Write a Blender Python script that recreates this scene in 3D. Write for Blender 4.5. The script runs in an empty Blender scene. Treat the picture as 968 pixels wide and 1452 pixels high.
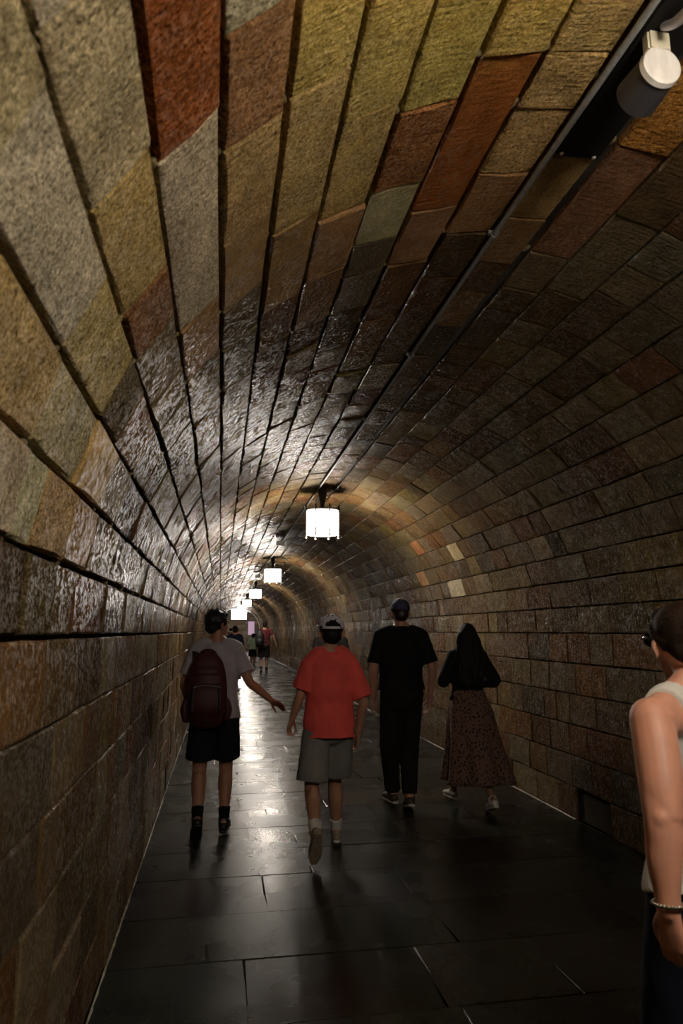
import bpy, bmesh, math, random
import numpy as np
from mathutils import Vector, Matrix, Quaternion
PI = math.pi
rnd = random.Random(7)
scene = bpy.context.scene
COL = scene.collection

# ------------------------------------------------------------------ camera, world, exposure
cam_data = bpy.data.cameras.new('camera')
cam = bpy.data.objects.new('camera', cam_data)
COL.objects.link(cam)
F_PX = 968.0
PHI = math.atan(169 / F_PX)
PSI = math.atan(172 / F_PX * math.cos(PHI))
cam.location = (0, 0, 1.5)
cam.rotation_euler = (PI / 2 + PHI, 0, -PSI)
cam_data.sensor_fit = 'HORIZONTAL'
cam_data.sensor_width = 36.0
cam_data.lens = 36.0 * F_PX / 968
cam_data.clip_start = 0.05
cam_data.dof.use_dof = True
cam_data.dof.focus_distance = 6.0
cam_data.dof.aperture_fstop = 7.0
scene.camera = cam

world = bpy.data.worlds.new('World')
scene.world = world
world.use_nodes = True
world.node_tree.nodes['Background'].inputs[0].default_value = (0.30, 0.27, 0.25, 1)
world.node_tree.nodes['Background'].inputs[1].default_value = 0.0015
vs = scene.view_settings
vs.view_transform = 'Standard'
vs.look = 'None'
vs.exposure = 0.0
vs.gamma = 1.0
vs.use_curve_mapping = False
LAMP_POWER = 85.0
HALL_POWER = 20.0

# ------------------------------------------------------------------ helpers
def tag(o, label=None, cat=None, group=None, kind=None):
    if label: o['label'] = label
    if cat: o['category'] = cat
    if group: o['group'] = group
    if kind: o['kind'] = kind
    return o

def empty(name, loc=(0, 0, 0), rotz=0.0):
    o = bpy.data.objects.new(name, None)
    o.empty_display_size = 0.1
    o.location = loc
    o.rotation_euler = (0, 0, rotz)
    COL.objects.link(o)
    return o

def new_mesh(name, verts, faces, mat=None, smooth=False):
    me = bpy.data.meshes.new(name)
    me.from_pydata([tuple(v) for v in verts], [], faces)
    if smooth:
        me.shade_smooth()
    if mat: me.materials.append(mat)
    return me

def link(name, me, parent=None):
    o = bpy.data.objects.new(name, me)
    COL.objects.link(o)
    if parent: o.parent = parent
    return o

class MB:
    """collects simple solids into one mesh"""
    def __init__(self): self.v = []; self.f = []
    def add(self, vf):
        n = len(self.v); v, f = vf
        self.v += [tuple(p) for p in v]; self.f += [tuple(i + n for i in q) for q in f]
        return self
    def build(self, name, mat, parent=None, smooth=False):
        return link(name, new_mesh(name, self.v, self.f, mat, smooth), parent)

def box(cx, cy, cz, sx, sy, sz, bev=0.0):
    x, y, z = sx / 2, sy / 2, sz / 2
    b = min(bev, x * .9, y * .9, z * .9)
    if b <= 0:
        v = [(cx + i * x, cy + j * y, cz + k * z) for i in (-1, 1) for j in (-1, 1) for k in (-1, 1)]
        f = [(0, 1, 3, 2), (4, 6, 7, 5), (0, 4, 5, 1), (2, 3, 7, 6), (0, 2, 6, 4), (1, 5, 7, 3)]
        return v, f
    bm = bmesh.new()
    bmesh.ops.create_cube(bm, size=1.0)
    for p in bm.verts: p.co = Vector((p.co.x * sx, p.co.y * sy, p.co.z * sz))
    bmesh.ops.bevel(bm, geom=bm.edges[:], offset=b, segments=2, affect='EDGES')
    bm.verts.index_update()
    v = [(p.co.x + cx, p.co.y + cy, p.co.z + cz) for p in bm.verts]
    f = [tuple(q.index for q in fc.verts) for fc in bm.faces]
    bm.free()
    return v, f

def catmull(pts, sub):
    if len(pts) < 3 or sub < 2: 
        out = []
        for i in range(len(pts) - 1):
            for k in range(sub):
                t = k / sub
                out.append([a + (b - a) * t for a, b in zip(pts[i], pts[i + 1])])
        out.append(list(pts[-1])); return out
    out = []
    for i in range(len(pts) - 1):
        p0 = pts[max(i - 1, 0)]; p1 = pts[i]; p2 = pts[i + 1]; p3 = pts[min(i + 2, len(pts) - 1)]
        for k in range(sub):
            t = k / sub; t2 = t * t; t3 = t2 * t
            out.append([.5 * (2 * b + (c - a) * t + (2 * a - 5 * b + 4 * c - d) * t2 + (3 * b - a - 3 * c + d) * t3)
                        for a, b, c, d in zip(p0, p1, p2, p3)])
    out.append(list(pts[-1])); return out

def tube(pts, radii, ref=(1, 0, 0), seg=14, sub=4, caps='round'):
    """tapered closed tube; radii are r or (r along ref, r across)"""
    rows = []
    for p, r in zip(pts, radii):
        if not isinstance(r, (tuple, list)): r = (r, r)
        rows.append([p[0], p[1], p[2], r[0], r[1]])
    rows = catmull(rows, sub)
    P = [Vector(r[:3]) for r in rows]
    A = [max(r[3], .0008) for r in rows]; B = [max(r[4], .0008) for r in rows]
    ref = Vector(ref).normalized()
    T = []
    for i in range(len(P)):
        t = P[min(i + 1, len(P) - 1)] - P[max(i - 1, 0)]
        T.append(t.normalized() if t.length > 1e-9 else Vector((0, 0, 1)))
    if caps == 'round':
        def cap(i, sgn):
            res = []
            for ang in (25, 50, 72):
                a = math.radians(ang); rr = min(A[i], B[i])
                res.append((P[i] + T[i] * sgn * rr * math.sin(a), A[i] * math.cos(a), B[i] * math.cos(a), T[i]))
            return res
        start = list(reversed(cap(0, -1))); end = cap(len(P) - 1, 1)
        P = [s[0] for s in start] + P + [e[0] for e in end]
        A = [s[1] for s in start] + A + [e[1] for e in end]
        B = [s[2] for s in start] + B + [e[2] for e in end]
        T = [s[3] for s in start] + T + [e[3] for e in end]
    v = []; f = []
    for p, a, b, t in zip(P, A, B, T):
        u = ref - t * ref.dot(t)
        if u.length < .15:
            alt = Vector((0, 1, 0)) if abs(t.y) < .8 else Vector((0, 0, 1))
            u = alt - t * alt.dot(t)
        u.normalize(); w = t.cross(u)
        for k in range(seg):
            an = 2 * PI * k / seg
            v.append(p + u * (a * math.cos(an)) + w * (b * math.sin(an)))
    n = len(P)
    for i in range(n - 1):
        for k in range(seg):
            f.append((i * seg + k, i * seg + (k + 1) % seg, (i + 1) * seg + (k + 1) % seg, (i + 1) * seg + k))
    f.append(tuple(reversed(range(seg))))
    f.append(tuple((n - 1) * seg + k for k in range(seg)))
    return v, f

def ellipsoid(c, r, M=None, seg=16, rings=10):
    v = [Vector((0, 0, 1))]; f = []
    for i in range(1, rings):
        th = PI * i / rings
        for k in range(seg):
            a = 2 * PI * k / seg
            v.append(Vector((math.sin(th) * math.cos(a), math.sin(th) * math.sin(a), math.cos(th))))
    v.append(Vector((0, 0, -1)))
    for k in range(seg): f.append((0, 1 + k, 1 + (k + 1) % seg))
    for i in range(rings - 2):
        for k in range(seg):
            a = 1 + i * seg + k; b = 1 + i * seg + (k + 1) % seg
            f.append((a, a + seg, b + seg, b))
    l = len(v) - 1; o = 1 + (rings - 2) * seg
    for k in range(seg): f.append((l, o + (k + 1) % seg, o + k))
    out = []
    for p in v:
        q = Vector((p.x * r[0], p.y * r[1], p.z * r[2]))
        if M: q = M @ q
        out.append(q + Vector(c))
    return out, f

def xf(vf, M): return [M @ Vector(p) for p in vf[0]], vf[1]

def fuse(name, parts, mat, voxel=.007, smooth=4, parent=None, wrinkle=0.0, wdir=(1, 1, 1), seed=0):
    """union of closed solids as ONE smooth continuous mesh"""
    mb = MB()
    for p in parts: mb.add(p)
    me = new_mesh(name + '_raw', mb.v, mb.f)
    o = bpy.data.objects.new(name + '_raw', me); COL.objects.link(o)
    m = o.modifiers.new('r', 'REMESH'); m.mode = 'VOXEL'; m.voxel_size = voxel
    m.adaptivity = 0
    if smooth:
        s = o.modifiers.new('s', 'SMOOTH'); s.factor = .5; s.iterations = smooth
    dg = bpy.context.evaluated_depsgraph_get(); dg.update()
    out = bpy.data.meshes.new_from_object(o.evaluated_get(dg))
    bpy.data.objects.remove(o); bpy.data.meshes.remove(me)
    out.name = name
    if wrinkle:
        n = len(out.vertices)
        co = np.empty(n * 3, 'f'); out.vertices.foreach_get('co', co); co = co.reshape(-1, 3)
        no = np.empty(n * 3, 'f'); out.vertices.foreach_get('normal', no); no = no.reshape(-1, 3)
        q = co * np.array(wdir, 'f')
        h = np.zeros(n, 'f'); r = np.random.RandomState(seed + 3)
        warp = np.sin(q[:, [1, 2, 0]] * 9 + r.rand(3) * 6) * .05
        q = q + warp
        for fr, am in ((14, .5), (23, .35), (37, .22), (61, .12)):
            for _ in range(3):
                d = r.randn(3); d /= np.linalg.norm(d)
                w = np.sin(q @ (d * fr) + r.rand() * 6.28)
                h += am * (1 - 2 * np.abs(w)) / 3
        co = co + no * (h * wrinkle)[:, None]
        out.vertices.foreach_set('co', co.astype('f').ravel())
    out.shade_smooth()
    out.materials.clear(); out.materials.append(mat)
    return link(name, out, parent)

# ------------------------------------------------------------------ materials
def mat_new(name):
    m = bpy.data.materials.new(name); m.use_nodes = True
    nt = m.node_tree
    return m, nt, nt.nodes['Principled BSDF']

def nd(nt, typ, **kw):
    n = nt.nodes.new(typ)
    for k, v in kw.items():
        if k.startswith('in_'):
            key = k[3:]
            key = int(key) if key.isdigit() else key.replace('_', ' ')
            n.inputs[key].default_value = v
        else: setattr(n, k, v)
    return n

def mixc(nt, fac, a, b, mode='MIX'):
    n = nt.nodes.new('ShaderNodeMix'); n.data_type = 'RGBA'; n.blend_type = mode
    for idx, val in ((0, fac), (6, a), (7, b)):
        if hasattr(val, 'is_linked') or hasattr(val, 'links'):
            nt.links.new(val, n.inputs[idx])
        else:
            n.inputs[idx].default_value = val if idx == 0 else (*val, 1)
    return n.outputs[2]

def ramp(nt, src, stops):
    r = nt.nodes.new('ShaderNodeValToRGB')
    nt.links.new(src, r.inputs[0])
    el = r.color_ramp.elements
    while len(el) > 1: el.remove(el[0])
    el[0].position = stops[0][0]; c = stops[0][1]; el[0].color = (c, c, c, 1)
    for p, c in stops[1:]:
        e = el.new(p); e.color = (c, c, c, 1)
    return r.outputs[0]

def stone_material(name, rough_lo, rough_hi, bump, bump_d, moss=True, strokes=True, spec=.5, stain=True, glint=False, bs_=60.0, gs_=62.0, pits=False):
    m, nt, bs = mat_new(name)
    L = nt.links.new
    at = nd(nt, 'ShaderNodeAttribute', attribute_name='tint')
    uv = nd(nt, 'ShaderNodeUVMap', uv_map='UVMap')
    geo = nd(nt, 'ShaderNodeNewGeometry')
    # blotches inside every stone
    n1 = nd(nt, 'ShaderNodeTexNoise', in_Scale=9.0, in_Detail=5.0, in_Roughness=.6)
    L(geo.outputs['Position'], n1.inputs['Vector'])
    col = mixc(nt, 1.0, at.outputs['Color'], ramp(nt, n1.outputs[0], [(.25, .62), (.5, .95), (.75, 1.3)]), 'MULTIPLY')
    n2 = nd(nt, 'ShaderNodeTexNoise', in_Scale=150.0, in_Detail=4.0, in_Roughness=.7)
    L(geo.outputs['Position'], n2.inputs['Vector'])
    col = mixc(nt, 1.0, col, ramp(nt, n2.outputs[0], [(.3, .45), (.5, 1.0), (.7, 1.45)]), 'MULTIPLY')
    if pits:
        n6 = nd(nt, 'ShaderNodeTexNoise', in_Scale=75.0, in_Detail=5.0, in_Roughness=.7); L(geo.outputs['Position'], n6.inputs['Vector'])
        col = mixc(nt, 1.0, col, ramp(nt, n6.outputs[0], [(.30, .30), (.44, .85), (.60, 1.12), (.72, 1.4)]), 'MULTIPLY')
    # rusty and ochre staining
    n3 = nd(nt, 'ShaderNodeTexNoise', in_Scale=3.1, in_Detail=4.0, in_Roughness=.65)
    L(geo.outputs['Position'], n3.inputs['Vector'])
    if stain: col = mixc(nt, ramp(nt, n3.outputs[0], [(.54, 0.0), (.72, .4)]), col, (.16, .075, .025))
    if moss:
        n4 = nd(nt, 'ShaderNodeTexNoise', in_Scale=2.3, in_Detail=6.0, in_Roughness=.7)
        mp = nd(nt, 'ShaderNodeMapping'); mp.inputs['Location'].default_value = (3.3, 1.7, .4)
        L(geo.outputs['Position'], mp.inputs[0]); L(mp.outputs[0], n4.inputs['Vector'])
        # yellow-green algae keeps to the wet crown of the first metres of vault
        sp = nd(nt, 'ShaderNodeSeparateXYZ'); L(geo.outputs['Position'], sp.inputs[0])
        my = nd(nt, 'ShaderNodeMapRange'); L(sp.outputs[1], my.inputs[0])
        my.inputs[1].default_value = 1.75; my.inputs[2].default_value = 1.2; my.inputs[3].default_value = 0; my.inputs[4].default_value = 1
        mz = nd(nt, 'ShaderNodeMapRange'); L(sp.outputs[2], mz.inputs[0])
        mz.inputs[1].default_value = 2.75; mz.inputs[2].default_value = 3.05
        mm = nd(nt, 'ShaderNodeMath', operation='MULTIPLY'); L(my.outputs[0], mm.inputs[0]); L(mz.outputs[0], mm.inputs[1])
        m2 = nd(nt, 'ShaderNodeMath', operation='MULTIPLY'); L(mm.outputs[0], m2.inputs[0])
        L(ramp(nt, n4.outputs[0], [(.42, 0.0), (.56, .80)]), m2.inputs[1])
        al = m2
        col = mixc(nt, al.outputs[0], col, mixc(nt, 1.0, (.62, .41, .07), ramp(nt, n2.outputs[0], [(.3, .4), (.5, 1.0), (.7, 1.4)]), 'MULTIPLY'))
    L(col, bs.inputs['Base Color'])
    # wetness
    n5 = nd(nt, 'ShaderNodeTexNoise', in_Scale=2.0, in_Detail=3.0)
    L(geo.outputs['Position'], n5.inputs['Vector'])
    mr = nd(nt, 'ShaderNodeMapRange'); L(n5.outputs[0], mr.inputs[0])
    mr.inputs[1].default_value = .35; mr.inputs[2].default_value = .65
    mr.inputs[3].default_value = rough_lo; mr.inputs[4].default_value = rough_hi
    L(mr.outputs[0], bs.inputs['Roughness'])
    # glints sit on scattered polished grains, the rest of the grain is matt
    ng = nd(nt, 'ShaderNodeTexNoise', in_Scale=gs_, in_Detail=5.0, in_Roughness=.65); L(geo.outputs['Position'], ng.inputs['Vector'])
    ng2 = nd(nt, 'ShaderNodeTexNoise', in_Scale=22.0, in_Detail=3.0, in_Roughness=.6); L(geo.outputs['Position'], ng2.inputs['Vector'])
    gm = nd(nt, 'ShaderNodeMath', operation='MULTIPLY_ADD'); L(ng2.outputs[0], gm.inputs[0]); gm.inputs[1].default_value = .5; L(ng.outputs[0], gm.inputs[2])
    if glint:
        L(ramp(nt, gm.outputs[0], [(.745, 0.0), (.83, spec), (.92, spec * 3)]), bs.inputs['Specular IOR Level'])
    else:
        bs.inputs['Specular IOR Level'].default_value = spec
    # relief: pits plus diagonal tool strokes
    nb = nd(nt, 'ShaderNodeTexNoise', in_Scale=bs_, in_Detail=8.0, in_Roughness=.66)
    L(geo.outputs['Position'], nb.inputs['Vector'])
    h = nb.outputs[0]
    vb = nd(nt, 'ShaderNodeTexVoronoi', in_Scale=bs_ * .9); L(geo.outputs['Position'], vb.inputs['Vector'])
    a1 = nd(nt, 'ShaderNodeMath', operation='MULTIPLY_ADD'); L(vb.outputs['Distance'], a1.inputs[0]); a1.inputs[1].default_value = .5; L(h, a1.inputs[2])
    h = a1.outputs[0]
    if strokes:
        mp2 = nd(nt, 'ShaderNodeMapping'); mp2.inputs['Rotation'].default_value = (0, 0, .6); mp2.inputs['Scale'].default_value = (12, 70, 1)
        L(uv.outputs[0], mp2.inputs[0])
        ns = nd(nt, 'ShaderNodeTexNoise', in_Scale=1.0, in_Detail=3.0, in_Roughness=.55)
        L(mp2.outputs[0], ns.inputs['Vector'])
        a2 = nd(nt, 'ShaderNodeMath', operation='MULTIPLY_ADD'); L(ns.outputs[0], a2.inputs[0]); a2.inputs[1].default_value = 1.3; L(h, a2.inputs[2])
        h = a2.outputs[0]
    bp = nd(nt, 'ShaderNodeBump', in_Strength=bump, in_Distance=bump_d)
    L(h, bp.inputs['Height']); L(bp.outputs[0], bs.inputs['Normal'])
    return m

def plain(name, col, rough=.6, metal=0.0, spec=.5, noise=0.0, nscale=60, bump=0.0, bscale=200, bd=.001, sub=0.0, stretch=None):
    m, nt, bs = mat_new(name); L = nt.links.new
    bs.inputs['Base Color'].default_value = (*col, 1)
    bs.inputs['Roughness'].default_value = rough
    bs.inputs['Metallic'].default_value = metal
    bs.inputs['Specular IOR Level'].default_value = spec
    tc = nd(nt, 'ShaderNodeTexCoord'); src = tc.outputs['Object']
    if stretch:
        mp = nd(nt, 'ShaderNodeMapping'); mp.inputs['Scale'].default_value = stretch; L(src, mp.inputs[0]); src = mp.outputs[0]
    if noise:
        n = nd(nt, 'ShaderNodeTexNoise', in_Scale=float(nscale), in_Detail=4.0); L(src, n.inputs['Vector'])
        L(mixc(nt, 1.0, col, ramp(nt, n.outputs[0], [(.3, 1 - noise), (.7, 1 + noise)]), 'MULTIPLY'), bs.inputs['Base Color'])
    if bump:
        n = nd(nt, 'ShaderNodeTexNoise', in_Scale=float(bscale), in_Detail=3.0); L(src, n.inputs['Vector'])
        b = nd(nt, 'ShaderNodeBump', in_Strength=bump, in_Distance=bd); L(n.outputs[0], b.inputs['Height']); L(b.outputs[0], bs.inputs['Normal'])
    if sub:
        bs.inputs['Subsurface Weight'].default_value = sub
        bs.inputs['Subsurface Radius'].default_value = (.012, .005, .003)
        bs.inputs['Subsurface Scale'].default_value = .6
    return m

def glow(name, col, strength):
    m, nt, bs = mat_new(name)
    bs.inputs['Base Color'].default_value = (.8, .8, .8, 1)
    bs.inputs['Emission Color'].default_value = (*col, 1)
    bs.inputs['Emission Strength'].default_value = strength
    return m

M_STONE = stone_material('wet_granite', .22, .34, 1.0, .0065, spec=.16, glint=True, bs_=52.0, gs_=66.0)
M_DRY = stone_material('dry_granite', .42, .62, 1.0, .013, spec=.16, glint=True, bs_=62.0, gs_=75.0, pits=True)
M_WALL = stone_material('wall_granite', .26, .42, 1.0, .009, spec=.10, glint=True, bs_=48.0, gs_=60.0)
M_SLAB = stone_material('floor_slab_stone', .22, .32, .30, .0010, moss=False, strokes=False, stain=False, spec=.15)
M_MORTAR = plain('dark_recessed_mortar', (.035, .028, .018), .9, noise=.4, bump=.6, bd=.004)
M_DAB = plain('ochre_mortar', (.20, .15, .06), .8, noise=.35, bump=.6, bd=.004)
M_EDGE = plain('pale_lime_mortar', (.42, .38, .30), .35, noise=.5, nscale=25, bump=.6, bd=.004)
M_IRON = plain('dark_wrought_iron', (.02, .018, .017), .5, metal=.6, bump=.3)
M_ZINC = plain('galvanised_conduit', (.27, .27, .255), .5, metal=.1, noise=.2, bump=.2)
M_CREAM = plain('cream_enamel', (.62, .57, .42), .5, noise=.12, nscale=20)
M_WHITEP = plain('chalky_white_plastic', (.68, .65, .60), .55, noise=.18, nscale=30, stretch=(1, 1, .3))
M_GREY = plain('blue_grey_plastic', (.075, .072, .078), .45)
M_LAMP = glow('lit_lamp_glass', (1.0, .90, .78), LAMP_POWER)
M_LOW = glow('lit_frosted_bottom_glass', (1.0, .90, .78), LAMP_POWER * .55)
M_HALL = glow('lit_hall_lantern_glass', (1.0, .96, .92), HALL_POWER)
M_MAG = glow('backlit_magenta', (.50, .12, .45), .35)
M_BRASS = plain('brass', (.75, .62, .35), .3, metal=1)

# ------------------------------------------------------------------ tunnel profile
XC, RAD, ZS = 1.205, 1.675, 1.52      # centre, radius, springing height
Z0, Z1 = -3.0, 51.0                    # start and end along the tunnel (world y)
XL, XR = XC - RAD, XC + RAD
def arc_pt(deg):
    a = math.radians(deg)
    n = (math.cos(a), -math.sin(a))    # points inward
    return (XC - RAD * math.cos(a), ZS + RAD * math.sin(a), n)
joints = []                            # (x, z, inward normal) going up the left wall, over, down the right
NW = 6
zs_low = arc_pt(-1.25)[1]
for m in range(NW):
    joints.append((XL, zs_low * m / NW, (1.0, 0.0)))
joints.append((XL, zs_low, (1.0, 0.0)))
for j in range(0, 24):
    joints.append(arc_pt(6.05 + 7.3 * j))
joints.append((XR, zs_low, (-1.0, 0.0)))
for m in reversed(range(NW)):
    joints.append((XR, zs_low * m / NW, (-1.0, 0.0)))
# course c lies between joints[c] and joints[c+1]; courses 0..5 left wall, 6..30 vault, 31..36 right wall
NC = len(joints) - 1
VK = NW + 1                            # course c = VK + k for vault joint number k
arcs = [0.0]
for a, b in zip(joints[:-1], joints[1:]):
    arcs.append(arcs[-1] + math.hypot(a[0] - b[0], a[1] - b[1]))

PAL = [((.38, .27, .12), 5), ((.34, .27, .15), 4), ((.27, .16, .065), 5), ((.21, .12, .055), 4), ((.28, .10, .035), 2.0),
       ((.40, .19, .055), 1.6), ((.44, .35, .20), 2.6), ((.17, .13, .08), 2), ((.42, .31, .08), 1.2)]
PW = [p[1] for p in PAL]
WET_FALLOFF = .46                               # soaked stone, darkened also to paint in the lamplight fading beyond the lens
def pick():
    c = rnd.choices(PAL, PW)[0][0]; k = rnd.uniform(.75, 1.2) * WET_FALLOFF
    c = [.62 * a + .38 * b for a, b in zip(c, (.30, .195, .095))]
    return [c[0] * k * rnd.uniform(.93, 1.07), c[1] * k, c[2] * k * rnd.uniform(.9, 1.1)]
RED, TAN, GRY, BRN, YEL, PALE, ORG = (.27, .095, .026), (.50, .34, .13), (.46, .38, .20), (.31, .175, .07), (.50, .37, .11), (.54, .46, .29), (.44, .19, .04)
# transverse joints the photograph shows near the lens: vault joint number -> [(end y, colour), ...] from y=.55 on
FIX = {3: [(.88, PALE), (1.29, GRY), (1.76, TAN), (2.05, (.27, .12, .055))],
       4: [(.62, TAN), (1.37, RED), (2.24, PALE), (2.7, BRN)],
       5: [(1.19, PALE), (1.53, BRN), (1.95, TAN), (2.4, BRN)],
       6: [(.95, TAN), (1.5, YEL), (2.1, TAN), (2.69, BRN)],
       7: [(1.25, YEL), (1.7, YEL), (2.2, TAN), (2.62, BRN)],
       8: [(.9, YEL), (1.3, YEL), (1.76, YEL), (2.15, (.30, .13, .045)), (2.50, GRY)],
       9: [(1.1, YEL), (1.60, YEL), (2.35, (.30, .10, .025)), (2.75, BRN)],
       10: [(1.15, YEL), (1.6, TAN), (1.82, TAN), (2.15, TAN), (2.54, BRN)],
       11: [(1.3, TAN), (1.7, BRN), (2.05, BRN), (2.42, TAN), (2.76, BRN)],
       12: [(1.4, BRN), (1.95, ORG), (2.65, (.25, .12, .06))],
       2: [(.95, GRY), (1.5, PALE), (2.0, TAN)],
       1: [(1.1, PALE), (1.55, TAN), (2.0, GRY), (2.4, TAN)],
       0: [(1.57, PALE), (1.75, PALE), (2.1, TAN), (2.45, BRN)]}

def niche(c, y0, y1):                  # the small drain opening at the foot of the right wall
    return c == NC - 1 and y0 < 5.42 and y1 > 4.92

cuts = {}
for c in range(NC):
    k = c - VK
    wall = c < NW or c >= NC - NW
    row = []; y = Z0
    seq = FIX.get(k)
    if seq:
        while y < .55 - .3:
            l = rnd.uniform(.32, .55); row.append((y, min(y + l, .55), pick())); y = row[-1][1]
        if y < .55: row[-1] = (row[-1][0], .55, row[-1][2]); y = .55
        for e, col in seq: row.append((y, e, [q * rnd.uniform(.94, 1.06) for q in col])); y = e
    while y < Z1 - .05:
        l = rnd.choice([rnd.uniform(.22, .36), rnd.uniform(.3, .5), rnd.uniform(.4, .66)])
        if c == NC - 1:
            for stop in (4.92, 5.42):
                if y < stop < y + l + .18: l = stop - y
        e = min(y + l, Z1)
        if Z1 - e < .15: e = Z1
        row.append((y, e, pick())); y = e
    cuts[c] = row
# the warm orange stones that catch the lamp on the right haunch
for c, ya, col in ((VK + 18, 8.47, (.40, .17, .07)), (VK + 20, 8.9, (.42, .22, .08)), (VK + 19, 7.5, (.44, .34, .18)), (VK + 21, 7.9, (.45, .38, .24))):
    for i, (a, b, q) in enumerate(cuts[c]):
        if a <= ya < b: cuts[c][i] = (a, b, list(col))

# camera maths for choosing which pieces show largest
fw = Vector((math.sin(PSI) * math.cos(PHI), math.cos(PSI) * math.cos(PHI), math.sin(PHI)))
rt = Vector((math.cos(PSI), -math.sin(PSI), 0)); up = rt.cross(fw)
def project(p):
    d = Vector(p) - cam.location; z = d.dot(fw)
    if z < .05: return None
    return 484 + F_PX * d.dot(rt) / z, 726 - F_PX * d.dot(up) / z
def seen_area(quad):
    pr = [project(p) for p in quad]
    if any(p is None for p in pr): return 0.0
    if all(p[0] < 0 for p in pr) or all(p[0] > 968 for p in pr) or all(p[1] < 0 for p in pr) or all(p[1] > 1452 for p in pr): return 0.0
    a = 0
    for i in range(4):
        x1, y1 = pr[i]; x2, y2 = pr[(i + 1) % 4]; a += x1 * y2 - x2 * y1
    return abs(a) / 2

def lerp(a, b, t): return a + (b - a) * t
def block_geo(A, B, y0, y1, gl0, gl1, gt, prot, depth, s0, s1, bev, nx=3, ny=2, rough=.004):
    """stone block between two joint lines; front face rough, arrises worn"""
    La = math.hypot(A[0] - B[0], A[1] - B[1])
    def P(u, y, h):
        n = (lerp(A[2][0], B[2][0], u), lerp(A[2][1], B[2][1], u))
        return (lerp(A[0], B[0], u) + n[0] * h, y, lerp(A[1], B[1], u) + n[1] * h)
    u0, u1 = gl0 / La, 1 - gl1 / La
    ya, yb = y0 + gt + rnd.uniform(0, .002), y1 - gt - rnd.uniform(0, .002)
    sk = rnd.uniform(-.006, .006)
    bu, by = bev / La, bev
    us = [u0] + [lerp(u0 + bu, u1 - bu, i / ny) for i in range(ny + 1)] + [u1]
    ys = [ya] + [lerp(ya + by, yb - by, i / nx) for i in range(nx + 1)] + [yb]
    v, uvs, f = [], [], []
    NU, NY = len(us), len(ys)
    for i, u in enumerate(us):
        for j, y in enumerate(ys):
            edge = i in (0, NU - 1) or j in (0, NY - 1)
            yy = y + sk * (u - .5) * (1 if 0 < j < NY - 1 else 1)
            uu = u + (rnd.uniform(-.012, .012) if 0 < j < NY - 1 else 0)
            h = prot - bev * .9 + rnd.uniform(-.002, .002) if edge else prot + rnd.uniform(-rough, rough)
            v.append(P(uu, yy, h)); uvs.append((lerp(s0, s1, uu), yy))
    for i in range(NU - 1):
        for j in range(NY - 1):
            q = i * NY + j; f.append((q, q + 1, q + NY + 1, q + NY))
    loop = [j for j in range(NY)] + [i * NY + NY - 1 for i in range(1, NU)] + [(NU - 1) * NY + j for j in range(NY - 2, -1, -1)] + [i * NY for i in range(NU - 2, 0, -1)]
    base = len(v)
    cor = {}
    for q in loop:
        i, j = divmod(q, NY)
        y = ys[j] + sk * (us[i] - .5)
        v.append(P(us[i], y, -depth)); uvs.append((lerp(s0, s1, us[i]), y))
    n = len(loop)
    for a in range(n):
        b = (a + 1) % n
        f.append((loop[b], loop[a], base + a, base + b))
    return v, uvs, f

def stone_mesh(name, v, uvs, f, tints, mat):
    me = bpy.data.meshes.new(name)
    me.from_pydata(v, [], f)
    ul = me.uv_layers.new(name='UVMap')
    li = np.empty(len(me.loops), 'i'); me.loops.foreach_get('vertex_index', li)
    ul.data.foreach_set('uv', np.array(uvs, 'f')[li].ravel())
    ca = me.color_attributes.new('tint', 'FLOAT_COLOR', 'POINT')
    ca.data.foreach_set('color', np.array(tints, 'f').ravel())
    me.materials.append(mat)
    return me

# backing shells: structure objects that the stones sit on
def shell(name, c0, c1, h=-.034):
    mb = MB(); v = []; f = []
    for j in range(c0, c1 + 1):
        x, z, n = joints[j]
        for hh in (h, h - .12):
            for y in (Z0, Z1): v.append((x + n[0] * hh, y, z + n[1] * hh))
    k = c1 - c0
    for i in range(k):
        a = i * 4; b = a + 4
        f += [(a, b, b + 1, a + 1), (a + 2, a + 3, b + 3, b + 2), (a, a + 2, b + 2, b), (a + 1, b + 1, b + 3, a + 3)]
    f += [(0, 1, 3, 2), (k * 4, k * 4 + 2, k * 4 + 3, k * 4 + 1)]
    mb.add((v, f)); o = mb.build(name, M_MORTAR)
    o['kind'] = 'structure'
    return o
wall_left = shell('wall_left', 0, NW); ceiling = shell('ceiling', NW, NC - NW); wall_right = shell('wall_right', NC - NW, NC)
tag(wall_left, 'tunnel wall of rough tan and red-brown stone courses on the left', None)
tag(wall_right, 'tunnel wall of damp brown stone courses on the right', None)
tag(ceiling, 'barrel vault of wet rough-hewn stone blocks with open dark joints', None)

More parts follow.
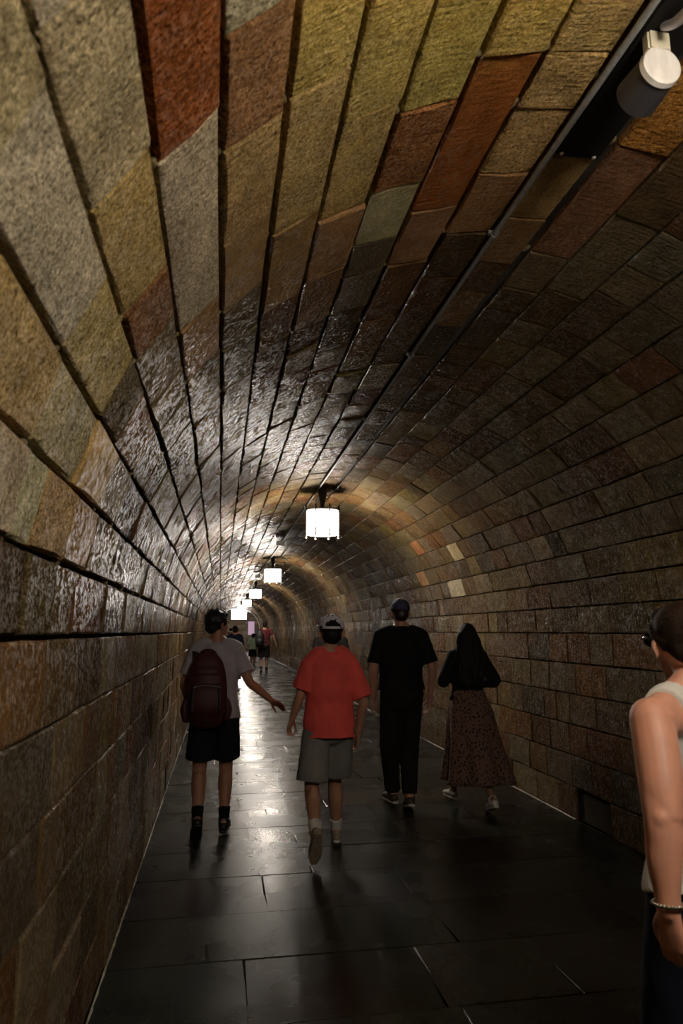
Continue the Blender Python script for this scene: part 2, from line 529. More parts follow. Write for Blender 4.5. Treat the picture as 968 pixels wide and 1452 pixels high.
def lay(struct, crange, mat, name):
    items = []
    for c in crange:
        for (y0, y1, col) in cuts[c]:
            if niche(c, y0 + .01, y1 - .01): continue
            A, B = joints[c], joints[c + 1]
            q = [(A[0], y0, A[1]), (A[0], y1, A[1]), (B[0], y1, B[1]), (B[0], y0, B[1])]
            items.append((seen_area(q), c, y0, y1, col))
    items.sort(key=lambda t: -t[0])
    bv, bu, bf, bt = [], [], [], []
    for n, (ar, c, y0, y1, col) in enumerate(items):
        vault = NW <= c < NC - NW
        leftish = c < VK + 13
        def gap(j):
            if j <= NW - 1: return .004
            if j == VK + 12: return .021
            if j <= VK + 12: return .0085
            if j == VK + 12: return .012
            return .0045
        single = n < 300 and ar > 60
        near = ar > 900
        v, uvs, f = block_geo(joints[c], joints[c + 1], y0, y1, gap(c), gap(c + 1), .0012 if vault else .0018,
                              rnd.uniform(-.004, .006), .03, arcs[c], arcs[c + 1], .006 if near else .005,
                              3 if single else 2, 2 if single else 1, .004)
        if single:
            me = stone_mesh(name, v, uvs, f, [(*col, 1)] * len(v), M_DRY if vault and c < VK + 13 and y1 < 2.3 else (M_WALL if c >= VK + 14 else mat))
            link(name, me, struct)
        else:
            o = len(bv); bv += v; bu += uvs; bf += [tuple(i + o for i in q) for q in f]; bt += [(*col, 1)] * len(v)
    me = stone_mesh(name + 's', bv, bu, bf, bt, mat)
    tag(link(name + 's', me, struct), kind='stuff')
lay(wall_left, range(0, NW), M_WALL, 'stone_block')
lay(wall_right, range(NC - NW, NC), M_WALL, 'stone_block')
lay(ceiling, range(NW, NC - NW), M_STONE, 'stone_block')

# ochre mortar dabs bridging the open joints where stones meet
mb = MB()
for c in range(VK, VK + 13):
    x, z, n = joints[c]
    for (y0, y1, col) in cuts[c]:
        if .6 < y1 < 12 and rnd.random() < .75:
            r = rnd.uniform(.006, .009)
            mb.add(ellipsoid((x - n[0] * .016, y1, z - n[1] * .016), (r * 1.4, rnd.uniform(.010, .030), r * 1.4), Matrix.Rotation(rnd.uniform(-.5, .5), 3, 'Z'), 7, 5))
tag(mb.build('mortar_dabs', M_DAB, ceiling, True), kind='stuff')

# niche: dark drain opening
tag(MB().add(box(XR + .10, 5.17, .125, .012, .50, .25)).add(box(XR + .055, 4.925, .125, .09, .01, .25)).add(box(XR + .055, 5.415, .125, .09, .01, .25)).build('drain_niche', M_IRON, wall_right))

# ------------------------------------------------------------------ floor
mb = MB().add(box(XC, (Z0 + 62) / 2, -.06, 12, 62 - Z0, .08))
floor = mb.build('floor', M_MORTAR); floor['kind'] = 'structure'
tag(floor, 'dark wet stone slab floor reflecting the lamps', None)
FP = [((.026, .025, .019), 4), ((.022, .021, .016), 3), ((.031, .028, .021), 2), ((.019, .018, .014), 2)]
slabs = []
rows = [Z0 + .5 * i for i in range(12)] ; rows = [r for r in rows if r < 2.9] + [2.95, 3.5, 4.03, 4.6, 5.12, 5.66, 6.2, 6.8, 7.3, 7.8]
while rows[-1] < Z1 - .3: rows.append(rows[-1] + rnd.uniform(.48, .6))
rows[-1] = Z1
fixed_x = {4.03: [.30, 1.15], 6.2: [.20, .95, 1.9], 5.66: [.42, 1.3, 2.1], 3.5: [-.02, 1.2, 2.2], 4.6: [.62, 1.6, 2.4], 3.48: []}
for r0, r1 in zip(rows[:-1], rows[1:]):
    xs = fixed_x.get(r0)
    if xs is None:
        xs = []; x = XL + rnd.uniform(.3, .8)
        while x < XR - .25: xs.append(x); x += rnd.uniform(.55, .95)
    xs = [XL] + xs + [XR]
    for a, b in zip(xs[:-1], xs[1:]):
        col = [q * rnd.uniform(.85, 1.15) for q in rnd.choices([p[0] for p in FP], [p[1] for p in FP])[0]]
        slabs.append((seen_area([(a, r0, 0), (b, r0, 0), (b, r1, 0), (a, r1, 0)]), a, b, r0, r1, col))
slabs.sort(key=lambda t: -t[0])
bv, bu, bf, bt = [], [], [], []
for n, (ar, a, b, r0, r1, col) in enumerate(slabs):
    A = (b, -.0, (0.0, 1.0)); B = (a, -.0, (0.0, 1.0))
    v, uvs, f = block_geo(A, B, r0, r1, .003, .003, .002, rnd.uniform(-.0015, .0015), .02, b, a, .0022, 2, 2, .0005)
    if n < 300:
        link('floor_slab', stone_mesh('floor_slab', v, uvs, f, [(*col, 1)] * len(v), M_SLAB), floor)
    else:
        o = len(bv); bv += v; bu += uvs; bf += [tuple(i + o for i in q) for q in f]; bt += [(*col, 1)] * len(v)
tag(link('floor_slabs', stone_mesh('floor_slabs', bv, bu, bf, bt, M_SLAB), floor), kind='stuff')

# pale mortar fillets along the foot of both walls
for i, x, s in ((1, XL, 1), (2, XR, -1)):
    v, f = [], []
    n = 240
    for k in range(n + 1):
        y = 3.0 + (Z1 - 3.0) * (k / n) ** 1.6
        if i == 2: y = 5.45 + (Z1 - 5.45) * (k / n) ** 1.6
        w = rnd.uniform(.001, .008)
        v += [(x + s * .004, y, .0), (x + s * .004, y, .004 + w * .8), (x + s * (.006 + w), y, .0)]
    for k in range(n):
        a = k * 3
        for p, q in ((0, 1), (1, 2), (2, 0)): f.append((a + p, a + q, a + 3 + q, a + 3 + p))
    o = MB().add((v, f)).build('trim_%d' % i, M_EDGE); o['kind'] = 'structure'
    tag(o, ['pale mortar line along the foot of the left wall', 'pale mortar line along the foot of the right wall'][i - 1])

# ------------------------------------------------------------------ end hall
M_HALLW = stone_material('hall_stone', .35, .6, .6, .008, moss=False)
def wall_of_stones(name, label, ax, ay, bx, by, z0, z1, hole=False):
    """free standing wall of coursed blocks from (ax,ay) to (bx,by); front faces to the left of a->b"""
    L_ = math.hypot(bx - ax, by - ay); dx, dy = (bx - ax) / L_, (by - ay) / L_; nx_, ny_ = -dy, dx
    v, f, uvs, tn = [], [], [], []
    z = z0
    mb = MB()
    while z < z1 - .05:
        h = .30; s = -rnd.uniform(0, .3)
        while s < L_:
            w = rnd.uniform(.35, .6); a, b = max(s, 0), min(s + w, L_); s += w
            if b - a < .05: continue
            if hole:
                cx = ax + dx * (a + b) / 2; cz = z + h / 2
                if abs(cx - XC) < RAD + .14 + w / 2 and cz < ZS: continue
                if math.hypot(cx - XC, cz - ZS) < RAD + .32 and cz >= ZS: continue
            o = len(v); g = .006; d = rnd.uniform(0, .012)
            for hh, ins in ((-.05, 0), (d, .0), (d + .008, .012)):
                for q, zz in ((a + g + ins, z + g + ins), (b - g - ins, z + g + ins), (b - g - ins, z + h - g - ins), (a + g + ins, z + h - g - ins)):
                    v.append((ax + dx * q + nx_ * hh, ay + dy * q + ny_ * hh, zz)); uvs.append((q, zz))
            for l in (0, 4):
                for k in range(4): f.append((o + l + k, o + l + (k + 1) % 4, o + l + 4 + (k + 1) % 4, o + l + 4 + k))
            f.append((o + 8, o + 9, o + 10, o + 11))
            tn += [(*pick(), 1)] * 12
        z += h
    root = None
    if not hole:
        c = ((ax + bx) / 2 - nx_ * .09, (ay + by) / 2 - ny_ * .09)
        ang = math.atan2(dy, dx)
        bxv, bxf = box(0, 0, 0, L_ + .1, .1, z1 - z0)
        R_ = Matrix.Translation((c[0], c[1], (z0 + z1) / 2)) @ Matrix.Rotation(ang, 4, 'Z')
        mb.add(([R_ @ Vector(p) for p in bxv], bxf))
    else:
        vv, ff = [], []
        pts = [(XL - .04, 0.0)] + [(XC - (RAD + .04) * math.cos(math.radians(t)), ZS + (RAD + .04) * math.sin(math.radians(t))) for t in range(0, 181, 10)] + [(XR + .04, 0.0)]
        for (px, pz) in pts:
            t = max(abs(px - XC) / 4.2, abs(pz) / 4.4, .001)
            ox, oz = (XC + (px - XC) / abs(px - XC) * 4.2 if abs(px - XC) > .4 * pz * .95 and abs(px - XC) > .3 else px), (0 if pz == 0 else (4.4 if True else pz))
            ox = XC + max(-4.2, min(4.2, (px - XC) * 2.5)); oz = 0.0 if pz == 0 else min(4.4, pz * 1.0 + (4.4 - pz) * min(1, max(0, pz - 1.4) * 1.2))
            for yy in (ay + .06, ay + .12):
                vv += [(px, yy, pz), (ox, yy, oz)]
        for i in range(len(pts) - 1):
            a = i * 4; b = a + 4
            ff += [(a, b, b + 1, a + 1), (a + 2, a + 3, b + 3, b + 2), (a, a + 2, b + 2, b)]
        mb.add((vv, ff))
    root = mb.build(name, M_MORTAR); root['kind'] = 'structure'; tag(root, label)
    tag(link('stone_blocks', stone_mesh('stone_blocks', v, uvs, f, tn, M_HALLW), root), kind='stuff')
    return root
HX0, HX1, HY1 = -1.6, 4.0, 60.0
wall_of_stones('wall_back', 'far stone wall of the hall at the end of the tunnel', HX1, HY1, HX0, HY1, 0, 4.2).location = (0, 0, 0)
wall_of_stones('wall_hall_left', 'left stone wall of the hall at the tunnel end', HX0, HY1, HX0, Z1 + .2, 0, 4.2)
wall_of_stones('wall_hall_right', 'right stone wall of the hall at the tunnel end', HX1, Z1 + .2, HX1, HY1, 0, 4.2)
o = MB().add(box((HX0 + HX1) / 2, (Z1 + HY1) / 2 + .1, 4.26, HX1 - HX0 + .3, HY1 - Z1, .12)).build('ceiling_hall', plain('hall_ceiling_stone', (.3, .26, .2), .6, noise=.3)); o['kind'] = 'structure'
tag(o, 'stone ceiling of the hall at the tunnel end')
o = MB().add(box((HX0 + HX1) / 2, (Z1 + HY1) / 2 + .1, -.012, HX1 - HX0 + .2, HY1 - Z1 - .1, .02)).build('floor_hall', M_SLAB); o['kind'] = 'structure'
tag(o, 'wet stone floor of the hall at the tunnel end')
# smooth pale arch ring where the tunnel opens into the hall
v, f = [], []
prof = [(XL, 0.0)] + [(XC - RAD * math.cos(math.radians(t)), ZS + RAD * math.sin(math.radians(t))) for t in range(0, 181, 6)] + [(XR, 0.0)]
for i, (px, pz) in enumerate(prof):
    if i in (0, len(prof) - 1): nx_, nz_ = (1 if i == 0 else -1), 0
    else: nx_, nz_ = (XC - px) / RAD, (ZS - pz) / RAD
    for hh, yy in ((.05, Z1 - .25), (.05, Z1 + .15), (-.35, Z1 + .15), (-.35, Z1 - .25)):
        v.append((px + nx_ * hh, yy, pz + nz_ * hh))
for i in range(len(prof) - 1):
    a = i * 4
    for k in range(4): f.append((a + k, a + 4 + k, a + 4 + (k + 1) % 4, a + (k + 1) % 4))
o = MB().add((v, f)).build('trim_3', plain('smooth_pale_arch_stone', (.62, .6, .56), .25, noise=.15, nscale=6)); o['kind'] = 'structure'
tag(o, 'smooth pale stone arch ring where the tunnel opens into the hall')

# ------------------------------------------------------------------ lanterns
def make_lantern(name, loc, R_=.195, H=.27, stem=.28, nside=10, glass=M_LAMP):
    root = empty(name, loc)           # origin: ceiling point
    zt = -stem; zb = -stem - H
    def ring(r, z, a): return (r * math.cos(a), r * math.sin(a), z)
    # canopy, tapered bracket, stem
    mb = MB().add(tube([(0, 0, .02), (0, 0, -.02), (0, 0, -.05)], [.052, .052, .045], sub=1, seg=20, caps='flat'))
    mb.build('canopy', M_IRON, root, False)
    MB().add(tube([(0, 0, -.04), (0, 0, -.10), (0, 0, -.17), (0, 0, zt + .02)], [.055, .045, .028, .014], sub=1, seg=14, caps='flat')).build('bracket', M_IRON, root)
    bx_ = MB().add(box(-.062, .02, -.135, .05, .05, .075, .008)).add(tube([(-.045, .02, -.10), (-.028, .02, -.07)], [.011, .011], sub=1, seg=8)).build('cable_box', M_WHITEP, root)
    # top plate with raised centre
    MB().add(tube([(0, 0, zt + .035), (0, 0, zt + .018), (0, 0, zt + .008), (0, 0, zt)], [.03, .12, R_ + .022, R_ + .022], sub=1, seg=nside * 2, caps='flat')).build('top_plate', M_IRON, root)
    MB().add(tube([(0, 0, zb), (0, 0, zb - .006)], [R_ - .01, R_ - .01], sub=1, seg=nside * 2, caps='flat')).build('bottom_glass', M_LOW if glass is M_LAMP else glass, root)
    for k in range(nside):
        a0, a1 = 2 * PI * k / nside, 2 * PI * (k + 1) / nside
        p = [ring(R_, zb + .002, a0), ring(R_, zb + .002, a1), ring(R_, zt - .002, a1), ring(R_, zt - .002, a0)]
        q = [ring(R_ - .006, z, a) for z, a in ((zb + .002, a0), (zb + .002, a1), (zt - .002, a1), (zt - .002, a0))]
        MB().add((p + q, [(0, 1, 2, 3), (7, 6, 5, 4), (0, 4, 5, 1), (1, 5, 6, 2), (2, 6, 7, 3), (3, 7, 4, 0)])).build('glass_panel', glass, root)
    rr = R_ + .016
    for k in range(nside // 2 + 3 if nside < 10 else 8):
        a = 2 * PI * (k + .35) / 8
        b = MB().add(tube([ring(rr, zb - .025, a), ring(rr, zt + .055, a)], [.0095, .0095], sub=1, seg=6)).build('cage_bar', M_IRON, root)
        MB().add(ellipsoid(ring(rr, zb - .035, a), (.013, .013, .013), None, 8, 6)).build('ball_foot', M_ZINC, b, True)
    for z in (zb + .035, zt - .01):
        pts = [ring(rr - .004, z, 2 * PI * k / 24) for k in range(25)]
        MB().add(tube(pts, [.0065] * 25, ref=(0, 0, 1), sub=1, seg=6, caps='flat')).build('cage_hoop', M_IRON, root)
    return root
def copy_tree(o, parent=None):
    c = o.copy(); COL.objects.link(c); c.parent = parent
    for ch in list(o.children): copy_tree(ch, c)
    return c
LX = 1.165
LY = [.10, 7.98, 15.88, 23.75, 31.8, 39.7, 47.6]
lab = ['caged lantern on the vault directly above and beside the viewpoint, outside the frame',
       'large lit caged glass lantern, nearest of those in view, hanging under the vault',
       'lit caged glass lantern hanging second from the nearest, with a conduit running to it',
       'lit caged glass lantern hanging third in the row down the tunnel',
       'small bright lantern fourth in the row down the tunnel',
       'tiny bright lantern fifth in the row down the tunnel',
       'tiny bright lantern sixth in the row, nearly hidden in the glare at the tunnel end']
l0 = make_lantern('caged_lantern', (LX, LY[0], ZS + RAD - .005))
for i, y in enumerate(LY):
    o = l0 if i == 0 else copy_tree(l0)
    o.location = (LX, y, ZS + RAD - .005)
    tag(o, lab[i], 'lamp', 'caged lanterns in a row along the crown of the vault')
hl = make_lantern('hall_lantern', (1.42, 55.2, 4.2), R_=.60, H=.74, stem=1.02, nside=10, glass=M_HALL)
tag(hl, 'very bright large lantern in the hall at the far tunnel end', 'lamp')

# ------------------------------------------------------------------ conduit, junction boxes
ca = math.radians(6.05 + 7.3 * 11); rc = RAD - .026
cx, cz = XC - rc * math.cos(ca), ZS + rc * math.sin(ca)
root = empty('steel_conduit', (cx, .3, cz))
tag(root, 'thin galvanised steel conduit clipped along the crown of the vault to the lanterns', 'conduit')
MB().add(tube([(0, -.3, 0), (0, Z1 - .6, 0)], [.011, .011], ref=(1, 0, 0), sub=1, seg=10)).build('pipe', M_ZINC, root, True)
y = .9
while y < 30:
    MB().add(box(0, y, .012, .05, .022, .018, .003)).add(tube([(0, y - .011, 0), (0, y + .011, 0)], [.015, .015], sub=1, seg=10, caps='flat')).build('clip', M_ZINC, root)
    y += 1.32
for (yy, label) in ((12.55, 'small pale junction box on the vault between the two nearest lanterns'), (20.4, 'tiny pale junction box on the vault beyond the second lantern')):
    r = empty('junction_box', (cx - .03, yy, cz - .008)); tag(r, label, 'junction box')
    MB().add(box(-.02, 0, -.062, .16, .12, .08, .01)).build('box_body', M_WHITEP, r)
    MB().add(tube([(.05, -.055, -.062), (.05, -.10, -.055), (.045, -.14, -.03)], [.010, .010, .010], sub=3, seg=8)).build('cable_gland', M_ZINC, r, True)

# ------------------------------------------------------------------ cylindrical fitting at top right
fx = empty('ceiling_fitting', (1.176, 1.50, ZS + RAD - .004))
tag(fx, 'dark cylindrical fitting with white end cap on a cream bracket under the vault, top right', 'fitting')
zc = -.125
MB().add(tube([(0, .004, zc), (0, .115, zc), (0, .118, zc)], [.058, .066, .06], sub=1, seg=32, caps='flat')).build('cylinder_body', M_GREY, fx, False)
MB().add(tube([(0, -.010, zc), (0, -.007, zc), (0, .008, zc)], [.050, .058, .061], sub=1, seg=32, caps='flat')).build('end_cap', M_WHITEP, fx)
MB().add(box(0, .01, zc + .088, .07, .035, .075, .006)).build('bracket', M_CREAM, fx)
MB().add(box(.032, .15, -.008, .165, .74, .016, .004)).build('dark_plate', plain('matt_black', (.010, .009, .008), .75, spec=.2), fx)  # thin near-black sheet flat against the crown, running past the cylinder
for q in (-.030, .094): MB().add(ellipsoid((q, .505, -.017), (.008, .008, .005), None, 8, 6)).build('screw', M_WHITEP, fx, True)
MB().add(tube([(.0, -.20, -.075), (.0, -.13, -.07), (.0, -.07, -.05), (0, -.03, -.02)], [.017, .017, .014, .012], sub=3, seg=10)).build('cable', plain('pale_lilac_cable', (.6, .58, .68), .4), fx, True)

# magenta panel in the hall
pn = empty('lit_panel', (2.62, HY1 - .045, 1.2)); tag(pn, 'magenta backlit panel on the far hall wall', 'panel')
MB().add(box(0, 0, .55, .62, .05, 1.25, .01)).build('frame', M_IRON, pn)
MB().add(box(0, -.03, .55, .54, .02, 1.15)).build('screen', M_MAG, pn)


# ------------------------------------------------------------------ people
def skin(name, col): return plain(name, col, .5, noise=.10, nscale=14, bump=.15, bscale=400, bd=.0006, sub=.12)
def cloth(name, col, noise=.15, rough=.85): return plain(name, col, rough, spec=.25, noise=noise, nscale=9, bump=.35, bscale=700, bd=.0006)
M_HAIR = plain('black_hair', (.008, .006, .006), .55, spec=.2, noise=.5, nscale=40, bump=.8, bscale=60, bd=.004, stretch=(6, 6, .6))
M_EYEW = plain('eye_white', (.7, .68, .65), .2); M_IRIS = plain('dark_iris', (.02, .012, .01), .1)

def lv(a, b, t): return Vector(a).lerp(Vector(b), t)
def base_joints(H, w=1.0):
    s = H / 1.75
    J = dict(pelvis=(0, 0, .95), waist=(0, .005, 1.09), chest=(0, 0, 1.28), upper=(0, -.01, 1.39), neck=(0, -.012, 1.475), head=(0, .012, 1.635),
             shL=(-.178 * w, -.01, 1.415), shR=(.178 * w, -.01, 1.415), elL=(-.235 * w, -.03, 1.13), elR=(.235 * w, -.03, 1.13),
             wrL=(-.24 * w, .04, .885), wrR=(.24 * w, .04, .885), hipL=(-.092, 0, .92), hipR=(.092, 0, .92),
             knL=(-.095, .02, .49), knR=(.095, .02, .49), anL=(-.095, -.02, .085), anR=(.095, -.02, .085))
    J = {k: Vector(v) * s for k, v in J.items()}
    J['head'].z -= .022 * s
    J['s'] = s; return J

def hand_parts(w, d, n, t, k=1.0, curl=1.0, seg=9, simple=False):
    """palm, four unequal bent fingers and a thumb; d = along hand, n = palm faces, t = thumb side"""
    d = Vector(d).normalized(); n = Vector(n); n = (n - d * n.dot(d)).normalized(); t = Vector(t); t = (t - d * t.dot(d) - n * t.dot(n)).normalized()
    w = Vector(w); P = []
    P.append(tube([w - d * .02 * k, w + d * .02 * k, w + d * .055 * k, w + d * .086 * k], [(.024 * k, .017 * k), (.030 * k, .0155 * k), (.038 * k, .0145 * k), (.036 * k, .012 * k)], ref=t, seg=12, sub=3))
    for off, ln, rr in ((.028, .070, .0088), (.0095, .078, .0092), (-.0095, .072, .0086), (-.027, .056, .0078)):
        p = w + d * .080 * k + t * off * k; ang = .25 * curl; pts = [p]; q = p
        dd = (d + t * off * 2.2).normalized()
        for fr, da in ((.46, .0), (.30, .55), (.24, .45)):
            ang += da * curl
            q = q + (dd * math.cos(ang) + n * math.sin(ang)) * ln * fr * k; pts.append(q)
        P.append(tube(pts, [rr * k * 1.05, rr * k, rr * k * .92, rr * k * .75], ref=t, seg=seg, sub=2))
    a = w + d * .022 * k + t * .020 * k; b = a + (t * .62 + d * .72 + n * .30).normalized() * .045 * k
    c = b + (t * .30 + d * .86 + n * .42).normalized() * .032 * k; e = c + (t * .1 + d * .9 + n * .45).normalized() * .022 * k
    P.append(tube([a, b, c, e], [.0165 * k, .0115 * k, .0105 * k, .0085 * k], ref=n, seg=seg, sub=2))
    return P

def head_parts(J, yaw=0, pitch=0, female=False, k=None):
    s = (k or J['s'] ** .5)
    M = Matrix.Translation(J['head']) @ Matrix.Rotation(yaw, 4, 'Z') @ Matrix.Rotation(pitch, 4, 'X') @ Matrix.Scale(s, 4)
    jw = .9 if female else 1.0
    P = [ellipsoid((0, -.012, .022), (.074, .093, .093), None, 20, 14),
         tube([(0, .018, .0), (0, .034, -.045), (0, .046, -.088)], [(.062, .062), (.054 * jw, .050), (.028 * jw, .028)], sub=4, seg=18),
         tube([(-.030, .074, .028), (0, .082, .030), (.030, .074, .028)], [.012, .013, .012], ref=(0, 0, 1), sub=2, seg=8),
         tube([(0, .080, .018), (0, .092, -.006), (0, .100, -.026)], [(.007, .008), (.009, .010), (.0135, .011)], sub=3, seg=10),
         tube([(-.018, .077, -.050), (0, .087, -.050), (.018, .077, -.050)], [.005, .0065, .005], ref=(0, 0, 1), sub=2, seg=8),
         tube([(-.016, .076, -.060), (0, .085, -.061), (.016, .076, -.060)], [.006, .0075, .006], ref=(0, 0, 1), sub=2, seg=8)]
    for q in (-1, 1):
        E = Matrix.Translation((q * .077, -.008, -.008)) @ Matrix.Rotation(q * .45, 4, 'Z') @ Matrix.Rotation(-.15, 4, 'X')
        P.append(xf(ellipsoid((0, 0, 0), (.008, .019, .032), None, 12, 8), E))
        P.append(xf(ellipsoid((q * .004, -.008, .004), (.008, .012, .022), None, 10, 6), E))
    return [xf(p, M) for p in P], M

def leg_pts(J, S):
    return [J['hip' + S], lv(J['hip' + S], J['kn' + S], .5), J['kn' + S], lv(J['kn' + S], J['an' + S], .33), lv(J['kn' + S], J['an' + S], .72), J['an' + S]]
def arm_pts(J, S):
    return [J['sh' + S], lv(J['sh' + S], J['el' + S], .5), J['el' + S], lv(J['el' + S], J['wr' + S], .35), J['wr' + S]]
def cut_path(P, R, frac):
    """first part of a path, cut by length"""
    L_ = [0.0]
    for a, b in zip(P[:-1], P[1:]): L_.append(L_[-1] + (b - a).length)
    T = L_[-1] * frac; oP, oR = [P[0]], [R[0]]
    for i in range(1, len(P)):
        if L_[i] < T - 1e-6: oP.append(P[i]); oR.append(R[i])
        else:
            t = (T - L_[i - 1]) / (L_[i] - L_[i - 1]); oP.append(lv(P[i - 1], P[i], t))
            a, b = R[i - 1], R[i]
            oR.append(tuple(x + (y - x) * t for x, y in zip(a, b)) if isinstance(a, tuple) else a + (b - a) * t); break
    return oP, oR

def torso(J, g=0.0, w=1.0, dpt=1.0, zlo=None, top=True, female=False, hem_extra=0.0, tilt=0.0, cap='round'):
    s = J['s']
    sx = (.100, .140, .168, .150, .160, .165, .150, .085); sy = (.080, .105, .112, .096, .112, .105, .088, .068)
    if female: sx = (.100, .150, .175, .142, .150, .152, .138, .078)
    P = [J['pelvis'] + Vector((0, 0, -.12 * s)), J['pelvis'] + Vector((0, 0, -.07 * s)), J['pelvis'] + Vector((0, -.01, 0)), J['waist'], lv(J['waist'], J['chest'], .5), J['chest'], J['upper'], J['neck'] + Vector((0, 0, -.015))]
    R = [((a * w * s) + g, (b * dpt * s) + g) for a, b in zip(sx, sy)]
    if zlo is not None:
        keep = [i for i, p in enumerate(P) if p.z > zlo + .02]
        i0 = keep[0]
        lo = P[max(i0 - 1, 0)]
        q = Vector((P[i0].x, P[i0].y - .004, zlo))
        rr = R[max(i0 - 1, 1)]
        P = [q] + [P[i] for i in keep]; R = [(max(rr[0], R[i0][0]) + hem_extra, max(rr[1], R[i0][1]) + hem_extra)] + [R[i] for i in keep]
        R[1] = (R[1][0] + hem_extra * .6, R[1][1] + hem_extra * .7)
    if not top: P, R = P[:-1], R[:-1]
    return tube(P, R, seg=22, sub=4, caps=cap)

LEG_R = (.088, .080, .056, .058, .042, .037)
ARM_R = (.052, .046, .038, .037, .026)
def make_body(root, J, mat, yaw=0, pitch=0, female=False, w=1.0, dpt=1.0, hands=None, feet=None, voxel=.0065, aw=1.0, lw=1.0, curl=1.0, hk=None, extra=()):
    s = J['s']
    hp, M = head_parts(J, yaw, pitch, female, hk)
    P = hp + [torso(J, -.006, w, dpt, female=female)]
    P.append(tube([J['neck'] + Vector((0, 0, -.05)), J['neck'] + Vector((0, .0, .02)), lv(J['neck'], J['head'], .62)], [.066 * s, .055 * s * (.88 if female else 1), .053 * s * (.88 if female else 1)], seg=16, sub=3))
    for S, q in (('L', -1), ('R', 1)):
        P.append(tube([J['upper'] + Vector((q * .05, 0, .01)), J['sh' + S]], [.062 * s, .055 * s], ref=(0, 1, 0), seg=14, sub=3))
        P.append(tube([J['neck'] + Vector((q * .020, 0, .035 * s)), J['neck'] + Vector((q * .075 * s, -.004, -.022 * s)), J['sh' + S] + Vector((-q * .02, 0, .012 * s))], [.034 * s, .046 * s, .046 * s], ref=(0, 1, 0), seg=12, sub=3))
        P.append(tube(arm_pts(J, S), [r * s * aw for r in ARM_R], ref=(0, 1, 0), seg=14, sub=4))
        P.append(tube(leg_pts(J, S), [r * s * lw for r in LEG_R], seg=16, sub=4))
        # calf muscle
        c = lv(J['kn' + S], J['an' + S], .3) + Vector((0, -.018 * s, 0))
        P.append(ellipsoid(c, (.046 * s * lw, .042 * s * lw, .10 * s), None, 12, 8))
        h = (hands or {}).get(S, {})
        d = h.get('d') or (J['wr' + S] - J['el' + S])
        P += hand_parts(J['wr' + S], d, h.get('n', (-q, 0, -.1)), h.get('t', (0, 1, 0)), s ** .6, h.get('curl', curl))
        ft = (feet or {}).get(S, Vector((q * .12, 1, 0))).normalized()
        a = J['an' + S]; upv = ft.cross(Vector((1, 0, 0))); upv = -upv if upv.z < 0 else upv
        P.append(tube([a - ft * .02, a - upv * .03 + ft * .04, a - upv * .05 + ft * .13], [.034 * s, .032 * s, .022 * s], seg=12, sub=3))
    o = fuse('body', P + list(extra), mat, voxel, 3, root)
    for q in (-1, 1):
        e = MB().add(xf(ellipsoid((q * .031, .069, .012), (.0125, .0125, .0115), None, 12, 8), M)).build('eye', M_EYEW, root, True)
        MB().add(xf(ellipsoid((q * .031, .0795, .012), (.006, .003, .006), None, 10, 6), M)).build('iris', M_IRIS, e, True)
    return o, M

def make_shirt(root, J, mat, hem, sleeve=.30, g=.016, w=1.0, dpt=1.0, female=False, name='shirt', voxel=.009, flare=.014, wr=.007, aw=1.0, seed=0, sg=.022, hem_extra=.008, collar=True):
    s = J['s']
    P = [torso(J, g, w, dpt, zlo=hem, female=female, hem_extra=hem_extra, cap='flat')]
    if collar: P.append(tube([J['neck'] + Vector((0, -.004, -.07)), J['neck'] + Vector((0, -.004, .0))], [.085 * s, .064 * s], seg=18, sub=3, caps='flat'))
    for S, q in (('L', -1), ('R', 1)):
        P.append(tube([J['upper'] + Vector((q * .04, 0, .012 * s)), J['sh' + S] + Vector((-q * .012, 0, -.006))], [.064 * s + g * .7, .058 * s + g * .8], ref=(0, 1, 0), seg=14, sub=3))
        P.append(tube([J['neck'] + Vector((q * .045 * s, 0, -.004 * s)), J['neck'] + Vector((q * .080 * s, -.004, -.022 * s)), J['sh' + S] + Vector((-q * .02, 0, .012 * s)), J['sh' + S] + Vector((q * .004, 0, .004 * s))], [.034 * s + g * .5, .047 * s + g * .8, .049 * s + g * .8, .052 * s + g * .6], ref=(0, 1, 0), seg=12, sub=3))
        if sleeve > 0:
            A, R = cut_path(arm_pts(J, S), [r * s * aw for r in ARM_R], sleeve)
            n = len(R); R = [r + g * .8 + flare * i / max(n - 1, 1) for i, r in enumerate(R)]
            P.append(tube(A, R, ref=(0, 1, 0), seg=16, sub=4, caps='flat'))
    return fuse(name, P, mat, voxel, 2, root, wr, (1, 1, .55), seed)

def make_legwear(root, J, mat, frac, g=.02, name='shorts', voxel=.009, top=None, flare=.02, wr=.006, seed=1, lw=1.0, w=1.0, taper=0.0, dpt=1.0):
    s = J['s']
    wz = top or J['waist'].z - .02 * s
    pel = J['pelvis']
    P = [tube([(pel.x, pel.y - .004, pel.z - .06 * s), (pel.x, pel.y - .008, pel.z - .02), (pel.x, pel.y, wz)],
              [(.150 * w * s + g, .112 * dpt * s + g), (.172 * w * s + g * .6, .124 * dpt * s + g * .8), (.150 * w * s + g * .5, .106 * dpt * s + g * .6)], seg=22, sub=4, caps='flat')]
    P.append(ellipsoid((pel.x, pel.y - .006, pel.z - .090 * s), (.135 * w * s + g, .104 * dpt * s + g, .095 * s), None, 20, 12))
    for S in 'LR':
        pts = leg_pts(J, S); R = [r * s * lw for r in LEG_R]
        A, R = cut_path(pts, R, frac)
        n = len(R)
        # loose cloth: keep wide below the thigh
        R = [max(r + g, (LEG_R[0] * s * lw + g) * (1 - taper * i / (n - 1))) if i else r + g * .8 for i, r in enumerate(R)]
        R = [r + (flare * i / (n - 1)) for i, r in enumerate(R)]
        P.append(tube(A, R, seg=18, sub=4, caps='flat'))
    return fuse(name, P, mat, voxel, 3, root, wr, (1, 1, .6), seed)

